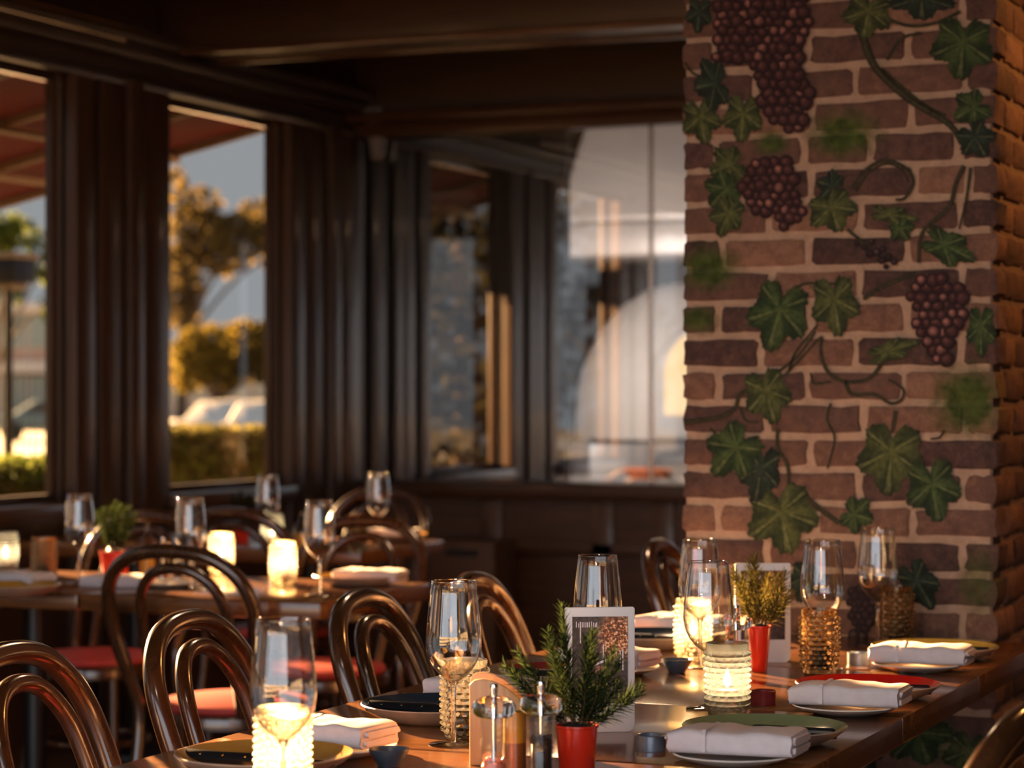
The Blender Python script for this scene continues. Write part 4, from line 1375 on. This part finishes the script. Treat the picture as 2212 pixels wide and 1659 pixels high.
# ------------------------------------------------------------------ third group of tables in the corner
G3 = 'tables of the far group in the window corner'
make_table('far dark wooden table in the corner with the small napkin', -4.12, -3.42, 7.02, 7.68, G3)
make_table('far dark wooden table nearest the windows in the corner', -4.80, -4.123, 7.02, 7.68, G3)
make_chair('bentwood chair facing away from the camera at the far tables', -3.83, 7.21, 0, 'bentwood chairs at the far tables')
make_chair('bentwood chair at the far side of the far tables', -4.05, 8.18, pi, 'bentwood chairs at the far tables')
GG3 = 'wine glasses on the far tables'
glass_at('small far wine glass left of the orange napkin', 817, 8.2, GG3)
glass_at('far wine glass against the bright window', 578, 8.0, GG3)
holder_at('far amber candle holder left of the far wine glass', 770, 1192, 'hobnail_amber', False, 'candle holders on the far tables')
holder_at('far sunlit candle holder under the bright window', 588, 1186, 'hobnail_lit', True, 'candle holders on the far tables')
make_plate('far dark plate under the orange lit napkin', -3.56, 7.55, 'glaze_amber', 'plates on the far tables')
make_napkin('orange lit folded napkin on the far table end', -3.56, 7.55, TZ + .012, radians(4), 'napkins on the far tables', seed=14)
p = TP(655, 1190)
make_bottle('orange filled bottle on the far table', p.x, p.y, 'bottles on the far tables', 'mustard', .13, .032)
p = TP(520, 1170)
make_rosemary('far dark rosemary pot against the bright window', p.x, p.y, 'rosemary pots on the other tables',
    [(0, 0, .12), (-.35, 0, .11), (.35, .1, .11), (.15, .3, .10)], .03, .055)

cr = PY(1022, 1165, 9.7)
ct = thing('wooden_crate', 'dark wooden box with a hand slot standing by the back wall', 'crate', (cr.x, 9.7, 0))
obj('box_body', G().box(-.15, .15, -.12, .12, .0, .62).mesh('c', .006), 'crate_wood', ct)
obj('hand_slot', G().box(-.075, .075, -.123, -.115, .555, .585).mesh('c', 0), 'black_panel', ct)
sp = PX(813, 290, XL + .12)
tag(obj('corner_speaker', G().add([(-.05, -.05, .12), (.05, -.05, .12), (.05, .05, .12), (-.05, .05, .12), (-.02, -.02, -.12), (.03, -.02, -.12), (.03, .03, -.12), (-.02, .03, -.12)],
    [(0, 1, 2, 3), (4, 7, 6, 5), (0, 4, 5, 1), (1, 5, 6, 2), (2, 6, 7, 3), (3, 7, 4, 0)]).mesh('s', .01), 'speaker_grey', None, (sp.x, sp.y, sp.z)),
    'small grey wedge shaped speaker high in the room corner', 'speaker')

# ------------------------------------------------------------------ outside
GZ = -0.40
struct('floor_street', G().box(-160, -18, -40, 200, GZ - .2, GZ).box(-18, -5.15, 30, 200, GZ - .2, GZ).mesh('g', 0), 'asphalt', 'pale sunlit street and pavement outside')
struct('floor_terrace', G().box(-18, -5.15, -40, 30, GZ - .2, -.10).mesh('g', 0), 'terrace', 'paved terrace outside the windows')
struct('floor_forecourt', G().box(-18, 60, -60, YF - .15, GZ - .2, -.12).mesh('g', 0), 'terrace', 'paved forecourt behind the camera')
aw = thing('awning', 'dark red canvas awning with pale rafters outside the windows', 'awning', (0, 0, 0))
AY0, AY1, AX0, AX1 = 7.3, 9.38, -4.995, -6.45
az = lambda x: 2.455 - .218 * (-5.0 - x)
def awn(x0, x1, y0, y1, dz, th):
    return G().add([(x0, y0, az(x0) + dz), (x1, y0, az(x1) + dz), (x1, y1, az(x1) + dz), (x0, y1, az(x0) + dz),
                    (x0, y0, az(x0) + dz + th), (x1, y0, az(x1) + dz + th), (x1, y1, az(x1) + dz + th), (x0, y1, az(x0) + dz + th)],
                   [(0, 3, 2, 1), (4, 5, 6, 7), (0, 1, 5, 4), (1, 2, 6, 5), (2, 3, 7, 6), (3, 0, 4, 7)])
obj('canvas', awn(AX0, AX1, AY0, AY1, 0, .004).mesh('a', 0), 'awning_red', aw)
for y in [AY1 - .03 - .66 * i for i in range(4)]:
    obj('rafter', awn(AX0, AX1, y, y + .03, -.035, .034).mesh('a', 0), 'rafter_cream', aw)
for x in (-5.5, -6.0):
    obj('purlin', awn(x, x + .03, AY0, AY1, -.055, .02).mesh('a', 0), 'rafter_cream', aw)

def lobes_leaves(lobes, n, size, seed):
    r = random.Random(seed)
    g = G()
    tot = sum(a * b * c for _, (a, b, c) in lobes)
    for cen, (a, b, c) in lobes:
        for i in range(int(n * a * b * c / tot)):
            while True:
                q = Vector((r.uniform(-1, 1), r.uniform(-1, 1), r.uniform(-1, 1)))
                if .25 < q.length < 1 and r.random() < .3 + q.length:
                    break
            p = Vector(cen) + Vector((q.x * a, q.y * b, q.z * c))
            d = Vector((r.gauss(0, 1), r.gauss(0, 1), r.gauss(0, .7))).normalized()
            e = d.cross(Vector((r.gauss(0, 1), r.gauss(0, 1), r.gauss(0, 1)))).normalized()
            s = size * r.uniform(.6, 1.3)
            o = len(g.v)
            g.v += [p - d * s, p + e * s * .45, p + d * s, p - e * s * .45]
            g.f.append((o, o + 1, o + 2, o + 3))
    return g.mesh('leaves', 0, smooth=False)
def make_tree(label, lobes_px, d, n, size, mat, trunk_px, seed):
    base = P(trunk_px, 0, d)
    t = thing('street_tree', label, 'tree', (base.x, base.y, GZ), 0, 'trees outside the windows')
    lb = []
    k = d / FPX
    for (px, py, rx, ry) in lobes_px:
        c = P(px, py, d + random.Random(seed + px).uniform(-2, 2)) - Vector((base.x, base.y, GZ))
        lb.append((c, (rx * k, max(rx, ry) * k * .8, ry * k)))
    top = max(c.z for c, _ in lb)
    obj('trunk', G().tube(spline([(0, 0, 0), (.05, 0, top * .4), (-.05, .05, top * .8)], 5), lambda q: .0024 * d * (1 - .6 * q), 8).mesh('t', 0), 'bark', t)
    for c, rad in lb[:6]:
        obj('branch', G().tube(spline([(0, 0, top * .35), (c.x * .5, c.y * .5, top * .45 + c.z * .2), c], 4), lambda q: .0010 * d * (1 - .6 * q), 6).mesh('t', 0), 'bark', t)
    f = obj('foliage', lobes_leaves(lb, n, size, seed), mat, t)
    f['kind'] = 'stuff'
    return t
make_tree('golden leaved tree low in the second window', [(440, 760, 70, 60), (530, 745, 75, 55), (480, 800, 80, 45), (590, 770, 60, 70), (400, 790, 40, 60)], 90, 2600, .24, 'leaf_golden', 470, 1)
make_tree('tall olive brown tree across the top of the second window', [(430, 500, 75, 60), (520, 510, 80, 50), (390, 620, 40, 100), (480, 560, 70, 36), (600, 540, 40, 60), (420, 440, 60, 40), (560, 470, 60, 40), (380, 400, 25, 40), (650, 560, 60, 90)], 100, 3600, .26, 'leaf_olive', 392, 2)
make_tree('green tree behind the left picture edge', [(30, 505, 60, 40), (-40, 540, 80, 90), (10, 620, 50, 40), (95, 560, 25, 60), (110, 660, 20, 40)], 60, 1300, .17, 'leaf_green', -20, 3)
make_tree('pale distant tree behind the wooden posts', [(240, 640, 140, 160), (700, 640, 120, 170)], 130, 2600, .3, 'leaf_olive', 240, 4)
def plain_tree(label, x, y, h, rad, n, mat, seed):
    t = thing('street_tree', label, 'tree', (x, y, GZ), 0, 'trees outside the windows')
    r = random.Random(seed)
    lb = [(Vector((r.uniform(-.5, .5) * rad, r.uniform(-.5, .5) * rad, h * (.16 + .15 * i))), (rad * .8, rad * .8, h * .16)) for i in range(6)]
    obj('trunk', G().tube(spline([(0, 0, 0), (.05, 0, h * .35), (-.05, .05, h * .7)], 5), lambda q: .12 * (1 - .6 * q), 8).mesh('t', 0), 'bark', t)
    obj('foliage', lobes_leaves(lb, n, .11, seed), mat, t)['kind'] = 'stuff'
plain_tree('dark tree reflected in the kitchen window', -10.2, -3.2, 6.5, 2.6, 8000, 'leaf_shade', 21)
plain_tree('broad dark tree reflected in the kitchen window beside another', -17.5, -9.5, 8.0, 3.6, 8000, 'leaf_shade', 22)
def make_hedge(label, px0, px1, pytop, d, depth, n, size, mat):
    a, b = P(px0, pytop, d), P(px1, pytop, d)
    L_ = (b - a).length
    mid = (a + b) / 2
    t = thing('clipped_hedge', label, 'hedge', (mid.x, mid.y, -.1), YAW, 'hedges outside the windows')
    h = mid.z + .1
    obj('core', G().box(-L_ / 2, L_ / 2, -depth / 2 + .05, depth / 2, 0, h - .06).mesh('h', .03), 'lawn', t)
    r = random.Random(int(px0 + 99))
    g = G()
    for i in range(n):
        side = r.random()
        x = r.uniform(-L_ / 2, L_ / 2)
        p = Vector((x, -depth / 2 + r.uniform(-.02, .06), r.uniform(0, h))) if side < .6 else Vector((x, r.uniform(-depth / 2, depth / 2), h - r.uniform(-.05, .05)))
        d_ = Vector((r.gauss(0, 1), r.gauss(0, 1), r.gauss(0, 1))).normalized()
        e = d_.cross(Vector((r.gauss(0, 1), r.gauss(0, 1), r.gauss(0, 1)))).normalized()
        s = size * r.uniform(.6, 1.3)
        o = len(g.v)
        g.v += [p - d_ * s, p + e * s * .5, p + d_ * s, p - e * s * .5]
        g.f.append((o, o + 1, o + 2, o + 3))
    f = obj('leaves', g.mesh('l', 0, smooth=False), mat, t)
    f['kind'] = 'stuff'
make_hedge('clipped olive hedge below the golden tree in the second window', 300, 660, 938, 14.5, .7, 5200, .030, 'hedge_leaf')
make_hedge('low green hedge at the bottom of the left window', -160, 200, 1008, 12.5, .7, 3600, .030, 'leaf_green')
def make_car(label, px, d, rz, mat):
    p = P(px, 0, d)
    t = thing('parked_car', label, 'car', (p.x, p.y, GZ), rz, 'cars parked in the street')
    body = [(-2.1, .35), (-2.15, .75), (-1.3, .90), (-.55, 1.38), (.75, 1.42), (1.45, .98), (2.05, .88), (2.1, .35)]
    obj('body', G().prism(body, -.85, .85).mesh('b', .12, 3), mat, t)
    obj('side_windows', G().prism([(-1.05, .95), (-.5, 1.31), (.68, 1.34), (1.2, .99)], -.865, .865).mesh('b', 0), 'car_glass', t)
    for x in (-1.35, 1.35):
        for y in (-.8, .8):
            obj('wheel', cached('wheel', lambda: G().lathe([(0, -.1), (.30, -.1), (.33, -.06), (.33, .06), (.30, .1), (0, .1)], 20).mesh('w', 0)), 'tyre', t, (x, y, .33), (pi / 2, 0, 0))
make_car('teal parked car behind the left window fence', 112, 82, YAW + .3, 'car_teal')
make_car('white parked car beyond the olive hedge', 500, 72, YAW + 1.1, 'car_white')
make_car('white parked car at the right edge of the second window', 590, 66, YAW + 1.3, 'car_white')
fa, fb = P(-60, 0, 52), P(150, 0, 52)
fe = thing('iron_fence', 'thin iron railing fence across the left window view', 'fence', (fa.x, fa.y, GZ), math.atan2(fb.y - fa.y, fb.x - fa.x))
FL = (fb - fa).length
bar = G().box(-.012, .012, -.012, .012, .0, 2.0).mesh('b', 0)
for i in range(int(FL / .13) + 1):
    obj('bar', bar, 'iron_black', fe, (i * .13, 0, 0))
obj('top_rail', G().box(0, FL, -.02, .02, 2.0, 2.05).mesh('b', 0), 'iron_black', fe)
obj('bottom_rail', G().box(0, FL, -.02, .02, .1, .14).mesh('b', 0), 'iron_black', fe)
bc = P(60, 0, 110)
bd = thing('glass_building', 'pale building with blue green glazing in the left window', 'building', (bc.x, bc.y, GZ), YAW)
kz = lambda py: CZ + (HZ - py) * 110 / FPX - GZ
obj('wall', G().box(-4, 4, 0, 4, 0, kz(660)).mesh('b', 0), 'facade_pale', bd)
obj('cornice', G().box(-4.2, 4.2, -.4, .1, kz(803), kz(780)).mesh('b', 0), 'facade_white', bd)
obj('roof_edge', G().box(-4.2, 4.2, -.3, 4, kz(672), kz(655)).mesh('b', 0), 'facade_white', bd)
for i in range(6):
    x = -3.8 + i * 1.28
    obj('glazing', G().box(x, x + 1.1, -.05, .02, kz(750), kz(680)).mesh('b', 0), 'facade_glass', bd)
    obj('rose_panel', G().box(x, x + 1.1, -.04, .02, kz(778), kz(755)).mesh('b', 0), 'facade_rose', bd)
    obj('shop_window', G().box(x, x + 1.1, -.04, .02, kz(900), kz(815)).mesh('b', 0), 'facade_glass', bd)
bc = P(480, 0, 150)
b2 = thing('street_building', 'pale street front behind the golden tree', 'building', (bc.x, bc.y, GZ), YAW)
kz2 = lambda py: CZ + (HZ - py) * 150 / FPX - GZ
obj('wall', G().box(-6, 6, 0, 4, 0, kz2(795)).mesh('b', 0), 'facade_pale', b2)
for i in range(9):
    x = -5.8 + i * 1.3
    obj('shop_window', G().box(x, x + .9, -.05, .02, kz2(870), kz2(815)).mesh('b', 0), 'facade_glass', b2)
lp = P(18, 580, 16.0)
la = thing('post_lantern', 'black lantern on a post outside the left window', 'lantern', (lp.x, lp.y, -.1))
zc = lp.z + .1
obj('post', G().tube([(0, 0, 0), (0, 0, zc - .1)], .03, 10).mesh('p', 0), 'iron_black', la)
obj('lantern_box', G().box(-.13, .13, -.13, .13, zc - .10, zc + .06).mesh('p', .01), 'iron_black', la)
obj('pale_cap', G().box(-.15, .15, -.15, .15, zc + .06, zc + .10).mesh('p', .01), 'rafter_cream', la)
obj('pale_base', G().box(-.09, .09, -.09, .09, zc - .14, zc - .10).mesh('p', .005), 'rafter_cream', la)
